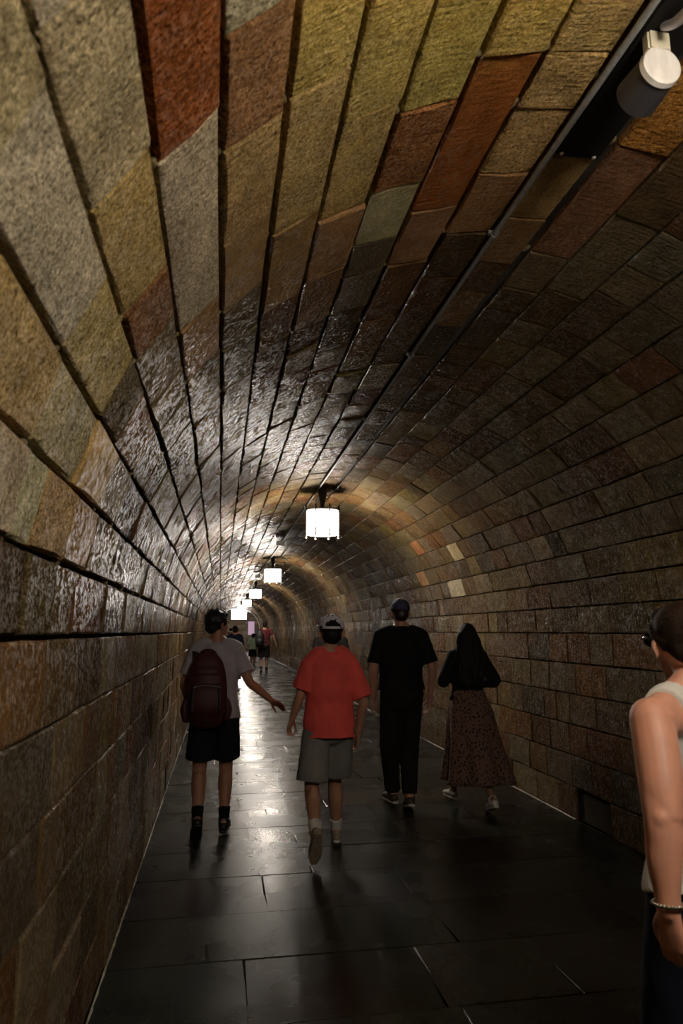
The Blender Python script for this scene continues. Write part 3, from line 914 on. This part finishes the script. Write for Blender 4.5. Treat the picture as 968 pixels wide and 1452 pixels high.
def make_shoe(root, J, S, mat, solemat, f=None, voxel=.006, high=.05, label=None, k=1.0):
    q = -1 if S == 'L' else 1
    f = Vector(f or (q * .12, 1, 0)).normalized(); s = J['s'] * k
    side = f.cross(Vector((0, 0, 1))).normalized(); u = side.cross(f).normalized()
    a = J['an' + S]
    def p(x, z): return a + f * x * s + u * (z - .075) * s
    P = [tube([p(-.045, .045), p(.02, .048), p(.09, .042), p(.15, .034), p(.185, .030)], [(.035 * s, .034 * s), (.037 * s, .037 * s), (.045 * s, .031 * s), (.043 * s, .024 * s), (.030 * s, .019 * s)], ref=side, seg=16, sub=4),
         tube([p(-.015, .04), p(-.005, .075 + high * .4), p(-.008, .078 + high)], [.042 * s, .043 * s, .044 * s], seg=14, sub=3, caps='flat')]
    o = fuse('shoe', P, mat, voxel, 2, root)
    if label: o['label'] = label
    P = [tube([p(-.068, .016), p(-.02, .014), p(.06, .013), p(.13, .013), p(.195, .018)], [(.030 * s, .013 * s), (.036 * s, .013 * s), (.042 * s, .012 * s), (.047 * s, .012 * s), (.026 * s, .011 * s)], ref=side, seg=14, sub=4)]
    fuse('sole', P, solemat, voxel * .8, 1, o)
    # laces
    mb = MB()
    for i in range(3):
        c = p(.055 + .028 * i, .074 - .008 * i)
        mb.add(tube([c - side * .024 * s, c + u * .003, c + side * .024 * s], [.0028] * 3, ref=u, seg=6, sub=2))
    mb.build('laces', solemat, o, True)
    return o
def make_sock(root, J, S, mat, top=.22, voxel=.006):
    s = J['s']; k, a = J['kn' + S], J['an' + S]
    P = [tube([lv(a, k, top), lv(a, k, top * .5), a], [.050 * s, .044 * s, .043 * s], seg=14, sub=3, caps='flat')]
    return fuse('sock', P, mat, voxel, 1, root, .001)

def short_hair(root, M, mat=M_HAIR, seed=5, vol=1.0, voxel=.006, down=-.03):
    r = random.Random(seed)
    P = [xf(ellipsoid((0, -.022, .034), (.082 * vol, .092 * vol, .092 * vol), None, 18, 12), M), xf(ellipsoid((0, -.060, -.010 + down * .3), (.064, .050, .056), None, 14, 8), M),
         xf(ellipsoid((0, .040, .086), (.060, .045, .036 * vol), None, 12, 8), M)]
    for q in (-1, 1): P.append(xf(tube([(q * .066, .015, .045), (q * .070, .008, .006)], [.016, .010], sub=3, seg=8), M))
    for i in range(46):
        a = r.uniform(0, 2 * PI); e = r.uniform(-.1, 1.4)
        d = Vector((math.cos(a) * math.cos(e), math.sin(a) * math.cos(e), math.sin(e)))
        if d.y > .75: continue
        b = Vector((d.x * .076 * vol, d.y * .086 * vol - .022, d.z * .088 * vol + .036))
        t = Vector((-d.y, d.x, 0)) * .02 * r.uniform(-1, 1)
        P.append(xf(tube([b, b + d * .008 + t, b + d * .010 + t * 2 + Vector((0, 0, -.008))], [.010, .008, .003], sub=2, seg=6), M))
    return fuse('hair', P, mat, voxel, 1, root)

def make_cap(root, M, mat, brim_dir=1, opening=True, label=None, strapmat=None):
    cp = empty('cap'); cp.parent = root
    if label: cp['label'] = label
    bm = bmesh.new()
    seg, rg = 40, 12
    vs_ = []
    def pt(th, ph, k=1.0): return M @ Vector((.084 * k * math.sin(th) * math.cos(ph), -.012 + .100 * k * math.sin(th) * math.sin(ph), .040 + .086 * k * math.cos(th)))
    v, f = [], []
    for i in range(rg + 1):
        th = .02 + (PI / 2 + .12 - .02) * i / rg
        for k in range(seg): v.append(pt(th, 2 * PI * k / seg))
    for i in range(rg):
        for k in range(seg):
            th = .02 + (PI / 2 + .10) * (i + .5) / rg; ph = 2 * PI * (k + .5) / seg
            back = math.cos(ph - (-PI / 2 * brim_dir))
            if opening and back > .78 and th > PI / 2 - .62 + (1 - back) * 2.2: continue
            f.append((i * seg + k, (i + 1) * seg + k, (i + 1) * seg + (k + 1) % seg, i * seg + (k + 1) % seg))
    me = new_mesh('crown', v, f, mat, True); o = link('crown', me, cp)
    m = o.modifiers.new('s', 'SOLIDIFY'); m.thickness = .003; m.offset = 0
    MB().add(ellipsoid(pt(0.0, 0, 1.01), (.007, .007, .005), None, 10, 6)).build('button', mat, cp, True)
    # brim
    v, f = [], []
    n = 14
    for i in range(n + 1):
        ph = PI / 2 * brim_dir + (i / n - .5) * 2.0
        for r_, dz in ((.98, 0), (1.30, -.008), (1.66 - .25 * abs(i / n - .5) * 2, -.022)):
            rr = r_ if abs(i / n - .5) < .49 else 1.0 + (r_ - 1) * .2
            v.append(M @ Vector((.084 * (1 + (rr - 1) * .8) * math.cos(ph), -.012 + .100 * rr * math.sin(ph), .030 + dz - .012 * abs(i / n - .5) * 2)))
    for i in range(n):
        for k in range(2): f.append((i * 3 + k, i * 3 + k + 1, i * 3 + k + 4, i * 3 + k + 3))
    b = link('brim', new_mesh('brim', v, f, mat, True), cp)
    m = b.modifiers.new('s', 'SOLIDIFY'); m.thickness = .004; m.offset = 0
    if opening:
        pts = [pt(PI / 2 + .04, -PI / 2 * brim_dir + a, 1.01) for a in [(-.75 + 1.5 * i / 10) for i in range(11)]]
        MB().add(tube(pts, [(.009, .0025)] * 11, ref=(0, 0, 1), sub=1, seg=8)).build('strap', strapmat or mat, cp, True)
    return cp

def person(label, loc, group=None):
    r = empty('person', loc); tag(r, label, 'person', group); return r
def local(J, root, **kw):
    """joint positions given in tunnel coordinates"""
    for k, v in kw.items(): J[k] = Vector(v) - root.location
BLK = cloth('black_cotton', (.006, .006, .007), .2)
RUB_D = plain('dark_rubber', (.012, .012, .012), .6); RUB_W = plain('white_rubber', (.55, .53, .5), .5)

# ---- walker with the maroon rucksack
R1 = person('person in a grey t-shirt and navy shorts wearing a maroon backpack, left arm of the group held out', (-.02, 5.57, 0))
R1['label'] = 'person in grey t-shirt and navy shorts with maroon backpack, reaching a hand out sideways'
J = base_joints(1.68, .88)
local(J, R1, elR=(.235, 5.50, 1.115), wrR=(.405, 5.60, .968), elL=(-.26, 5.60, 1.10), wrL=(-.235, 5.78, .94),
      knL=(-.125, 5.60, .47), anL=(-.125, 5.40, .13), knR=(.075, 5.67, .47), anR=(.070, 5.55, .085))
SK1 = skin('skin_warm_brown', (.40, .20, .125))
b1, M1 = make_body(R1, J, SK1, yaw=-.95, hands={'R': dict(d=(.8, .1, -.45), n=(0, -.5, -.8), t=(.1, .8, .2), curl=.45), 'L': dict(curl=.8)}, feet={'L': Vector((-.1, 1, -.75)), 'R': Vector((.12, 1, 0))})
short_hair(R1, M1, plain('blue_black_hair', (.006, .008, .012), .4, noise=.4, nscale=40, bump=.8, bscale=60, bd=.004, stretch=(5, 5, .8)), vol=1.04)
make_shirt(R1, J, cloth('grey_marl', (.40, .38, .42)), .835, .40, g=.024, flare=.014, wr=.008, hem_extra=.014)
make_legwear(R1, J, cloth('navy_cotton', (.006, .009, .016)), .43, g=.018, flare=.012, top=.89)
DS = plain('dark_shoe', (.010, .010, .011), .5)
for S, ff in (('L', (-.1, 1, -.75)), ('R', (.12, 1, 0))):
    make_sock(R1, J, S, BLK, .26); make_shoe(R1, J, S, DS, RUB_D, ff, high=.03)

BP = empty('backpack', (-.085, 5.43, .82)); tag(BP, 'dark maroon backpack with two shoulder straps on the person in the grey t-shirt', 'backpack')
MAR = plain('maroon_nylon', (.055, .010, .013), .6, noise=.25, nscale=12, bump=.5, bscale=300, bd=.001)
MARD = plain('dark_maroon_webbing', (.020, .006, .008), .6, bump=.5, bscale=400)
def bpk(name, parts, mat, parent=BP, vx=.007, wr=.003, sm=4): return fuse(name, parts, mat, vx, sm, parent, wr, (1, 1, 1), 4)
bpk('main_compartment', [tube([(0, -.01, .03), (0, -.03, .10), (0, -.03, .30), (0, -.015, .44), (0, .0, .505)], [(.135, .075), (.155, .092), (.148, .088), (.118, .07), (.07, .045)], seg=24, sub=4)], MAR)
bpk('front_pocket', [tube([(0, -.095, .07), (0, -.118, .13), (0, -.112, .24), (0, -.090, .30)], [(.105, .03), (.120, .038), (.112, .034), (.085, .02)], seg=20, sub=4)], MAR)
bpk('top_pocket', [tube([(0, -.078, .34), (0, -.085, .38), (0, -.066, .43)], [(.095, .024), (.098, .028), (.070, .02)], seg=18, sub=4)], MAR)
for q in (-1, 1):
    bpk('side_pocket', [tube([(q * .150, -.02, .03), (q * .160, -.02, .10), (q * .152, -.02, .17)], [(.026, .055), (.034, .062), (.022, .052)], seg=16, sub=4)], MAR)
    x0 = q * .085
    bpk('shoulder_strap', [tube([(x0, .03, .46), (x0 * 1.15, .07, .52), (x0 * 1.35, .15, .54), (x0 * 1.5, .235, .48), (x0 * 1.55, .26, .36), (x0 * 1.75, .23, .22), (x0 * 2.0, .12, .12), (x0 * 1.7, .04, .08)], [(.028, .010)] * 5 + [(.018, .007)] * 3, seg=12, sub=4)], MARD, wr=.001, sm=2)
    MB().add(tube([(q * .10, -.152, .10), (q * .10, -.150, .16), (q * .095, -.142, .23), (q * .085, -.12, .30)], [(.010, .003)] * 4, sub=3, seg=8)).build('webbing', MARD, BP, True)
MB().add(tube([(-.03, .0, .50), (-.025, -.01, .535), (.025, -.01, .535), (.03, .0, .50)], [.007] * 4, ref=(0, 1, 0), sub=4, seg=8)).build('grab_handle', MARD, BP, True)
MB().add(tube([(-.10, -.142, .27), (0, -.152, .285), (.10, -.142, .27)], [.003] * 3, ref=(0, 0, 1), sub=5, seg=6)).build('zip', M_ZINC, BP, True)

# ---- walker in red
R2 = person('person in a red t-shirt, grey shorts and white backwards-strapped cap walking in the middle', (.78, 4.95, 0))
R2['label'] = 'person in loose red t-shirt, grey shorts and white cap, walking with one heel raised'
J = base_joints(1.61, .86)
local(J, R2, elL=(.565, 4.93, 1.05), wrL=(.520, 4.98, .895), elR=(1.015, 4.90, 1.01), wrR=(.995, 4.99, .775),
      knL=(.655, 4.93, .45), anL=(.640, 4.62, .215), knR=(.845, 5.10, .45), anR=(.865, 5.16, .085), head=(.795, 4.98, 1.485), hipL=(.69, 4.95, .84), hipR=(.86, 4.95, .85))
for S in 'LR': J['sh' + S].z -= .03
SK2 = skin('skin_tan', (.42, .22, .14))
ff2 = {'L': Vector((-.05, .55, -1.0)), 'R': Vector((.1, 1, 0))}
b2, M2 = make_body(R2, J, SK2, hk=1.08, yaw=-.05, hands={'L': dict(n=(.6, -.4, 0), t=(.2, 1, 0), curl=1.45), 'R': dict(curl=1.1)}, feet=ff2, w=.98)
short_hair(R2, M2, vol=.93)
make_cap(R2, M2, plain('white_cotton_cap', (.72, .70, .80), .8, noise=.06), 1, True, 'white cap with adjustable strap opening at the back')
make_shirt(R2, J, cloth('red_cotton', (.78, .10, .085), .10), .755, .48, g=.034, flare=.014, wr=.012, w=1.0, seed=2, hem_extra=.030)
make_legwear(R2, J, cloth('grey_cotton', (.21, .20, .185)), .46, g=.020, flare=.016, top=.80, seed=6, wr=.007)
WS = cloth('white_sock', (.55, .53, .50)); SH2 = plain('beige_shoe', (.28, .23, .17), .6, noise=.2)
for S in 'LR':
    make_sock(R2, J, S, WS, .24); make_shoe(R2, J, S, SH2, plain('tan_rubber', (.24, .19, .13), .6, noise=.3) if S == 'L' else RUB_W, ff2[S], high=.02)

# ---- walker in black polo
R3 = person('person in black polo shirt, long black trousers and navy cap, walking', (1.585, 6.0, 0))
J = base_joints(1.80, .99)
local(J, R3, elR=(1.855, 5.95, 1.165), wrR=(1.845, 6.02, .915), elL=(1.325, 5.95, 1.17), wrL=(1.330, 6.03, .92),
      knL=(1.49, 6.08, .50), anL=(1.535, 6.17, .095), knR=(1.66, 6.05, .50), anR=(1.625, 5.93, .11))
SK3 = skin('skin_fair', (.46, .25, .18))
b3, M3 = make_body(R3, J, SK3, feet={'R': Vector((.1, 1, -.25)), 'L': Vector((-.12, 1, 0))}, w=1.1, hands={'L': dict(curl=.8), 'R': dict(curl=.8)}, voxel=.007)
short_hair(R3, M3, plain('dark_brown_hair', (.012, .008, .006), .4, noise=.4, bump=.6, bscale=80, bd=.003), vol=.95)
make_cap(R3, M3, plain('navy_cap_cotton', (.045, .055, .12), .8), 1, False, 'navy blue cap')
make_shirt(R3, J, BLK, .99, .44, g=.026, flare=.014, w=1.08, wr=.006, seed=9)
fuse('collar', [tube([J['neck'] + Vector((0, -.004, -.03)), J['neck'] + Vector((0, -.002, .025))], [.082, .064], seg=18, sub=3, caps='flat')], BLK, .007, 1, R3)
make_legwear(R3, J, cloth('black_trouser_cloth', (.010, .0095, .009)), .97, g=.012, name='trousers', flare=.0, taper=.36, top=1.05, w=1.08, seed=10, wr=.006)
BS = plain('brown_black_shoe', (.05, .035, .028), .45)
for S, ff in (('L', (-.12, 1, 0)), ('R', (.1, 1, -.25))): make_shoe(R3, J, S, BS, RUB_W, ff, high=.01)

# ---- long-haired walker in patterned skirt
R4 = person('person with long dark hair, black top and leopard-print midi skirt, walking beside the right wall', (2.18, 5.95, 0))
J = base_joints(1.58, .82)
local(J, R4, elL=(1.945, 5.92, 1.07), wrL=(2.02, 6.13, 1.06), elR=(2.425, 5.92, 1.06), wrR=(2.34, 6.13, 1.05),
      knL=(2.12, 6.10, .45), anL=(2.11, 6.22, .085), knR=(2.27, 5.95, .44), anR=(2.26, 5.66, .12))
SK4 = skin('skin_olive', (.27, .14, .08))
b4, M4 = make_body(R4, J, SK4, yaw=.12, female=True, feet={'R': Vector((.05, 1, -.35)), 'L': Vector((-.12, 1, 0))}, w=.96, aw=.85, lw=.88)
P = [xf(ellipsoid((0, -.022, .030), (.086, .098, .095), None, 18, 12), M4)]
hh = J['head']
P.append(tube([hh + Vector((0, -.05, .02)), hh + Vector((0, -.075, -.10)), hh + Vector((.012, -.11, -.24)), hh + Vector((.02, -.135, -.42))], [(.084, .060), (.102, .055), (.120, .045), (.075, .024)], seg=18, sub=4))
r = random.Random(3)
for i in range(42):
    a = r.uniform(-1.25, 1.25); x = math.sin(a) * .088; y = -math.cos(a) * .075 - .015
    q = [hh + Vector((x * .9, y, .03))]
    for t in range(1, 7):
        q.append(hh + Vector((x * (1 + .12 * t) + .014 * math.sin(t * 1.7 + i) + .003 * t, y - .018 * t + .008 * math.cos(t * 1.9 + i), .03 - .075 * t)))
    n = r.randint(5, 7); P.append(tube(q[:n], [.015, .016, .016, .014, .011, .007, .004][:n], seg=7, sub=3))
fuse('hair', P, M_HAIR, .006, 1, R4)
make_shirt(R4, J, BLK, .90, .97, g=.018, flare=.020, female=True, w=.96, name='top', aw=.9, wr=.007, seed=12)
# skirt
m, nt, bs = mat_new('leopard_print_cloth'); L = nt.links.new
tc = nd(nt, 'ShaderNodeTexCoord'); vo = nd(nt, 'ShaderNodeTexVoronoi', in_Scale=42.0); nz = nd(nt, 'ShaderNodeTexNoise', in_Scale=30.0)
vm = nd(nt, 'ShaderNodeVectorMath', operation='MULTIPLY_ADD'); L(nz.outputs['Color'], vm.inputs[0]); vm.inputs[1].default_value = (.02, .02, .02); L(tc.outputs['Object'], vm.inputs[2])
L(tc.outputs['Object'], nz.inputs['Vector']); L(vm.outputs[0], vo.inputs['Vector'])
L(mixc(nt, ramp(nt, vo.outputs['Distance'], [(.30, 1.0), (.42, 0.0)]), (.16, .085, .062), (.008, .006, .006)), bs.inputs['Base Color']); bs.inputs['Roughness'].default_value = .85
v, f = [], []
NR, NS = 22, 72
for i in range(NR + 1):
    t = i / NR; z = lerp(1.0, .23, t)
    cx_ = lerp(0.0, .065, t ** 1.3); cy_ = lerp(-.005, -.03, t)
    rx = .128 + .06 * min(1, t * 4) ** .7 + .115 * t ** 1.5; ry = .100 + .055 * min(1, t * 4) ** .7 + .13 * t ** 1.5
    for k in range(NS):
        a = 2 * PI * k / NS
        fl = 1 + (.10 * t) * math.sin(a * 7 + 1.2 * math.sin(a * 2) + t) + .035 * t * math.sin(a * 13 + 1)
        v.append((cx_ + rx * fl * math.cos(a), cy_ + ry * fl * math.sin(a), z + .012 * math.sin(a * 3) * t))
for i in range(NR):
    for k in range(NS): f.append((i * NS + k, (i + 1) * NS + k, (i + 1) * NS + (k + 1) % NS, i * NS + (k + 1) % NS))
sk = link('skirt', new_mesh('skirt', v, f, m, True), R4); mo = sk.modifiers.new('s', 'SOLIDIFY'); mo.thickness = .004
MB().add(tube([(0, -.004, .985), (0, -.004, 1.01)], [(.136, .106), (.132, .102)], sub=1, seg=36, caps='flat')).build('waistband', BLK, sk, True)
WSH = plain('white_trainer', (.50, .48, .45), .5)
for S, ff in (('L', (-.12, 1, 0)), ('R', (.05, 1, -.35))): make_shoe(R4, J, S, WSH, RUB_W, ff, high=.0)

# ---- near person at the right edge
R5 = person('person at right edge in sleeveless white top, sunglasses, bracelet and gold ring, arm hanging down', (1.235, 1.62, 0))
J = base_joints(1.60, .95)
local(J, R5, pelvis=(1.285, 1.72, .87), waist=(1.285, 1.72, 1.0), chest=(1.28, 1.71, 1.165), upper=(1.27, 1.70, 1.262), neck=(1.262, 1.70, 1.345), head=(1.262, 1.745, 1.462),
      shL=(1.070, 1.615, 1.285), elL=(1.012, 1.520, 1.070), wrL=(1.002, 1.500, .888),
      shR=(1.44, 1.69, 1.285), elR=(1.50, 1.70, 1.04), wrR=(1.49, 1.80, .84), hipL=(1.20, 1.72, .84), hipR=(1.37, 1.72, .84), knL=(1.19, 1.80, .45), knR=(1.38, 1.66, .45), anL=(1.19, 1.88, .08), anR=(1.38, 1.50, .11))
SK5 = skin('skin_sun_flushed', (.64, .31, .21))
A_, E_, W_ = J['shL'], J['elL'], J['wrL']
X5 = [tube([lv(A_, E_, .02), lv(A_, E_, .30) + Vector((.004, -.004, 0)), lv(A_, E_, .70) + Vector((.006, -.006, 0)), lv(A_, E_, .93) + Vector((.010, -.008, 0))], [.052, .053, .049, .040], ref=(0, 1, 0), seg=18, sub=5),
      tube([lv(E_, W_, .07) + Vector((.008, -.004, 0)), lv(E_, W_, .22) + Vector((.006, 0, 0)), lv(E_, W_, .5), lv(E_, W_, .8)], [.038, .0425, .038, .029], ref=(0, 1, 0), seg=18, sub=5),
      ellipsoid(E_ + Vector((-.006, -.018, .004)), (.026, .022, .030), None, 12, 8),
      tube([J['shL'] + Vector((.045, .03, .004)), J['shL'] + Vector((.012, .004, -.008)), J['shL'] + Vector((.0, -.004, -.05))], [.050, .056, .050], ref=(0, 1, 0), seg=16, sub=4)]
b5, M5 = make_body(R5, J, SK5, yaw=-.12, female=True, w=1.08, dpt=1.05, aw=1.08, voxel=.0048, extra=X5,
    hands={'L': dict(d=(.12, .05, -1), n=(.75, .3, 0), t=(-.3, 1, 0), curl=.95), 'R': dict(curl=.9)}, lw=1.05)
P = [xf(ellipsoid((0, -.024, .036), (.082, .092, .090), None, 18, 12), M5), xf(ellipsoid((0, -.108, .045), (.042, .036, .042), None, 14, 10), M5),
     xf(ellipsoid((0, -.062, -.005), (.066, .045, .050), None, 14, 8), M5), xf(ellipsoid((0, .030, .082), (.064, .05, .034), None, 14, 8), M5)]
for q in (-1, 1): P.append(xf(tube([(q * .070, .02, .05), (q * .077, .0, .03), (q * .070, -.04, .01)], [.012, .012, .014], sub=3, seg=8), M5))
fuse('hair', P, plain('dark_brown_hair_tied', (.020, .010, .006), .6, spec=.2, noise=.5, nscale=50, bump=.9, bscale=70, bd=.003, stretch=(5, 1, 5)), .0055, 1, R5)
# sleeveless blouse
s = J['s']
g = .018
P = [torso(J, g, 1.04, 1.05, zlo=.845, female=True, hem_extra=.018, cap='flat')]
for q, S in ((-1, 'L'), (1, 'R')):
    P.append(tube([J['upper'] + Vector((q * .04, -.002, .020)), lv(J['upper'], J['sh' + S], .62) + Vector((0, 0, .016))], [.066, .064], ref=(0, 1, 0), seg=14, sub=3, caps='flat'))
for q, S in ((-1, 'L'), (1, 'R')): P.append(tube([J['neck'] + Vector((q * .04, 0, -.010)), J['neck'] + Vector((q * .080, -.006, -.030)), lv(J['neck'], J['sh' + S], .70) + Vector((0, 0, .002))], [.044, .056, .056], ref=(0, 1, 0), seg=12, sub=3, caps='flat'))
P.append(tube([J['neck'] + Vector((0, -.004, -.06)), J['neck'] + Vector((0, -.004, -.006))], [.084, .066], seg=18, sub=3, caps='flat'))
fuse('blouse', P, cloth('white_crepe', (.66, .65, .60), .05), .007, 3, R5, .006, (1, 1, .5), 21)
make_legwear(R5, J, cloth('dark_navy_cloth', (.008, .011, .022)), .96, g=.018, name='trousers', flare=.0, taper=.3, top=.94, w=1.0, seed=22)
sg = empty('sunglasses'); sg.parent = R5; sg['label'] = 'dark sunglasses'
GL = plain('dark_lens', (.006, .006, .008), .1)
for q in (-1, 1):
    MB().add(xf(tube([(q * .033, .093, .014), (q * .034, .096, .014)], [(.028, .023), (.028, .023)], ref=(1, 0, 0), sub=1, seg=18, caps='round'), M5)).build('lens', GL, sg, True)
    MB().add(xf(tube([(q * .060, .088, .022), (q * .077, .070, .020), (q * .082, .0, .018), (q * .080, -.028, .008)], [(.0025, .005), (.003, .006), (.002, .004), (.002, .003)], ref=(1, 0, 0), sub=3, seg=8), M5)).build('temple', GL, sg, True)
MB().add(xf(tube([(-.010, .100, .018), (0, .103, .021), (.010, .100, .018)], [.0025] * 3, ref=(0, 0, 1), sub=2, seg=6), M5)).build('bridge', GL, sg, True)
# bracelet of linked beads, wedding band
wr = J['wrL']; el = J['elL']; ax = (wr - el).normalized(); cc = wr - ax * .012
u1 = ax.cross(Vector((0, 1, 0))).normalized(); u2 = ax.cross(u1).normalized()
br = empty('bracelet'); br.parent = R5; br['label'] = 'metal link bracelet on the wrist'
SIL = plain('worn_silver', (.45, .43, .38), .3, metal=1)
MB().add(tube([cc + u1 * .0315 * math.cos(a) + u2 * .0315 * math.sin(a) + ax * .003 * math.sin(a) for a in [2 * PI * i / 28 for i in range(29)]], [(.004, .0022)] * 29, ref=ax, sub=1, seg=6, caps='flat')).build('band', SIL, br, True)
mb = MB()
for i in range(26):
    a = 2 * PI * i / 26; mb.add(ellipsoid(cc + u1 * .033 * math.cos(a) + u2 * .033 * math.sin(a), (.0042, .0042, .0042), None, 8, 5))
tag(mb.build('links', SIL, br, True), kind='stuff')
d = Vector((.12, .05, -1)).normalized(); n_ = Vector((.75, .3, 0)); n_ = (n_ - d * n_.dot(d)).normalized(); t_ = Vector((-.3, 1, 0)); t_ = (t_ - d * t_.dot(d) - n_ * t_.dot(n_)).normalized()
kk = J['s'] ** .6
fb = wr + d * .080 * kk + t_ * -.0095 * kk; dr = (d * math.cos(.24) + n_ * math.sin(.24)); cc = fb + dr * .018
e1 = dr.cross(t_).normalized()
MB().add(tube([cc + t_ * .0098 * math.cos(a) + e1 * .0098 * math.sin(a) for a in [2 * PI * i / 20 for i in range(21)]], [(.0024, .0012)] * 21, ref=dr, sub=1, seg=6, caps='flat')).build('ring', plain('gold', (.8, .55, .2), .25, metal=1), R5, True)
for S in 'LR': make_shoe(R5, J, S, DS, RUB_D, (-.1 if S == 'L' else .1, 1, 0), high=.0)

# ---- people further down the tunnel
def far_person(label, loc, H, skinc, top, bottom, frac, sleeve, hem, w=1.0, yaw=0, stride=.16, hair=True, shoe=(.01, .01, .01), sock=None, vx=.014, arms=None, g=.018):
    r = person(label, loc); J = base_joints(H, w); s = J['s']
    J['knL'].y += .04; J['anL'].y -= stride * .6; J['anL'].z += .03; J['knR'].y += .06; J['anR'].y += stride * .6
    if arms:
        for k, v_ in arms.items(): J[k] = Vector(v_) * s
    o, M = make_body(r, J, skinc, yaw=yaw, w=w, voxel=max(vx * .7, .008), feet={'L': Vector((0, 1, -.3)), 'R': Vector((0, 1, 0))})
    if hair: short_hair(r, M, voxel=.010)
    make_shirt(r, J, top, hem * s, sleeve, w=w, g=g, voxel=vx, wr=.004)
    make_legwear(r, J, bottom, frac, voxel=vx, wr=.003, name='shorts' if frac < .6 else 'trousers', w=w)
    sm = plain('far_shoe', shoe, .6)
    for S in 'LR':
        if sock: make_sock(r, J, S, sock, .30, vx * .7)
        make_shoe(r, J, S, sm, RUB_D, (0, 1, -.3 if S == 'L' else 0), voxel=.009, high=.02)
    return r, J
far_person('person in dark tee hidden behind the red t-shirt and white cap', (1.59, 10.0, 0), 1.68, SK3, cloth('charcoal_cotton', (.025, .022, .022)), cloth('dark_shorts', (.03, .03, .03)), .42, .40, .88, w=1.12, vx=.012, arms={'elL': (-.25, .02, 1.15), 'elR': (.25, .02, 1.15)})
r6, J6 = far_person('tall distant person in maroon t-shirt and black shorts walking away with one arm swinging out', (1.585, 25.3, 0), 1.86, skin('skin_pink', (.42, .22, .16)), cloth('maroon_cotton', (.11, .022, .026)), cloth('black_shorts', (.012, .012, .012)), .44, .30, .92, w=1.12, sock=BLK, arms={'elR': (.32, -.02, 1.22), 'wrR': (.40, .05, 1.0)})
bk = empty('backpack', (1.40, 25.12, 1.0)); tag(bk, 'black backpack slung on the left shoulder of the distant person in maroon', 'backpack')
BN = plain('black_nylon', (.010, .012, .012), .6, bump=.4)
fuse('main_compartment', [tube([(0, 0, -.02), (0, -.02, .1), (0, -.02, .35), (0, 0, .50)], [(.12, .07), (.15, .09), (.15, .09), (.09, .05)], seg=16, sub=3)], BN, .012, 3, bk)
fuse('shoulder_strap', [tube([(0, .03, .44), (-.01, .12, .56), (-.02, .24, .56), (-.04, .32, .42), (-.06, .26, .15), (-.03, .06, .05)], [(.03, .010)] * 6, seg=10, sub=3)], BN, .008, 1, bk)
fuse('front_pocket', [tube([(0, -.10, .05), (0, -.115, .14), (0, -.10, .22)], [(.09, .03), (.10, .035), (.08, .02)], seg=12, sub=3)], BN, .010, 2, bk)
far_person('distant child in a mint green t-shirt and black shorts walking ahead of the grey t-shirt', (1.42, 30.5, 0), 1.40, SK2, cloth('mint_cotton', (.50, .66, .48)), cloth('black_shorts_small', (.01, .01, .01)), .44, .42, .90, w=1.05, g=.026)
far_person('small distant person in dark clothes just beyond the child in mint green', (1.78, 37.0, 0), 1.38, SK1, cloth('brown_cotton', (.05, .035, .03)), cloth('dark_cotton', (.02, .02, .02)), .9, .4, .85, vx=.018)
far_person('distant person in dark navy top partly hidden by the head of the backpack walker', (.43, 20.4, 0), 1.66, SK1, cloth('navy_top', (.012, .018, .045)), cloth('navy_trousers', (.01, .012, .03)), .95, .9, .85)
far_person('tiny distant person in brown jacket near the tunnel end', (.65, 44.0, 0), 1.70, SK3, cloth('tan_jacket', (.20, .12, .08)), cloth('brown_trousers', (.08, .05, .04)), .95, .9, .85, vx=.02)
far_person('tiny distant person in rust red near the tunnel end', (1.15, 47.5, 0), 1.66, SK3, cloth('rust_top', (.28, .09, .06)), cloth('dark_trousers_far', (.04, .03, .03)), .95, .5, .85, vx=.02)
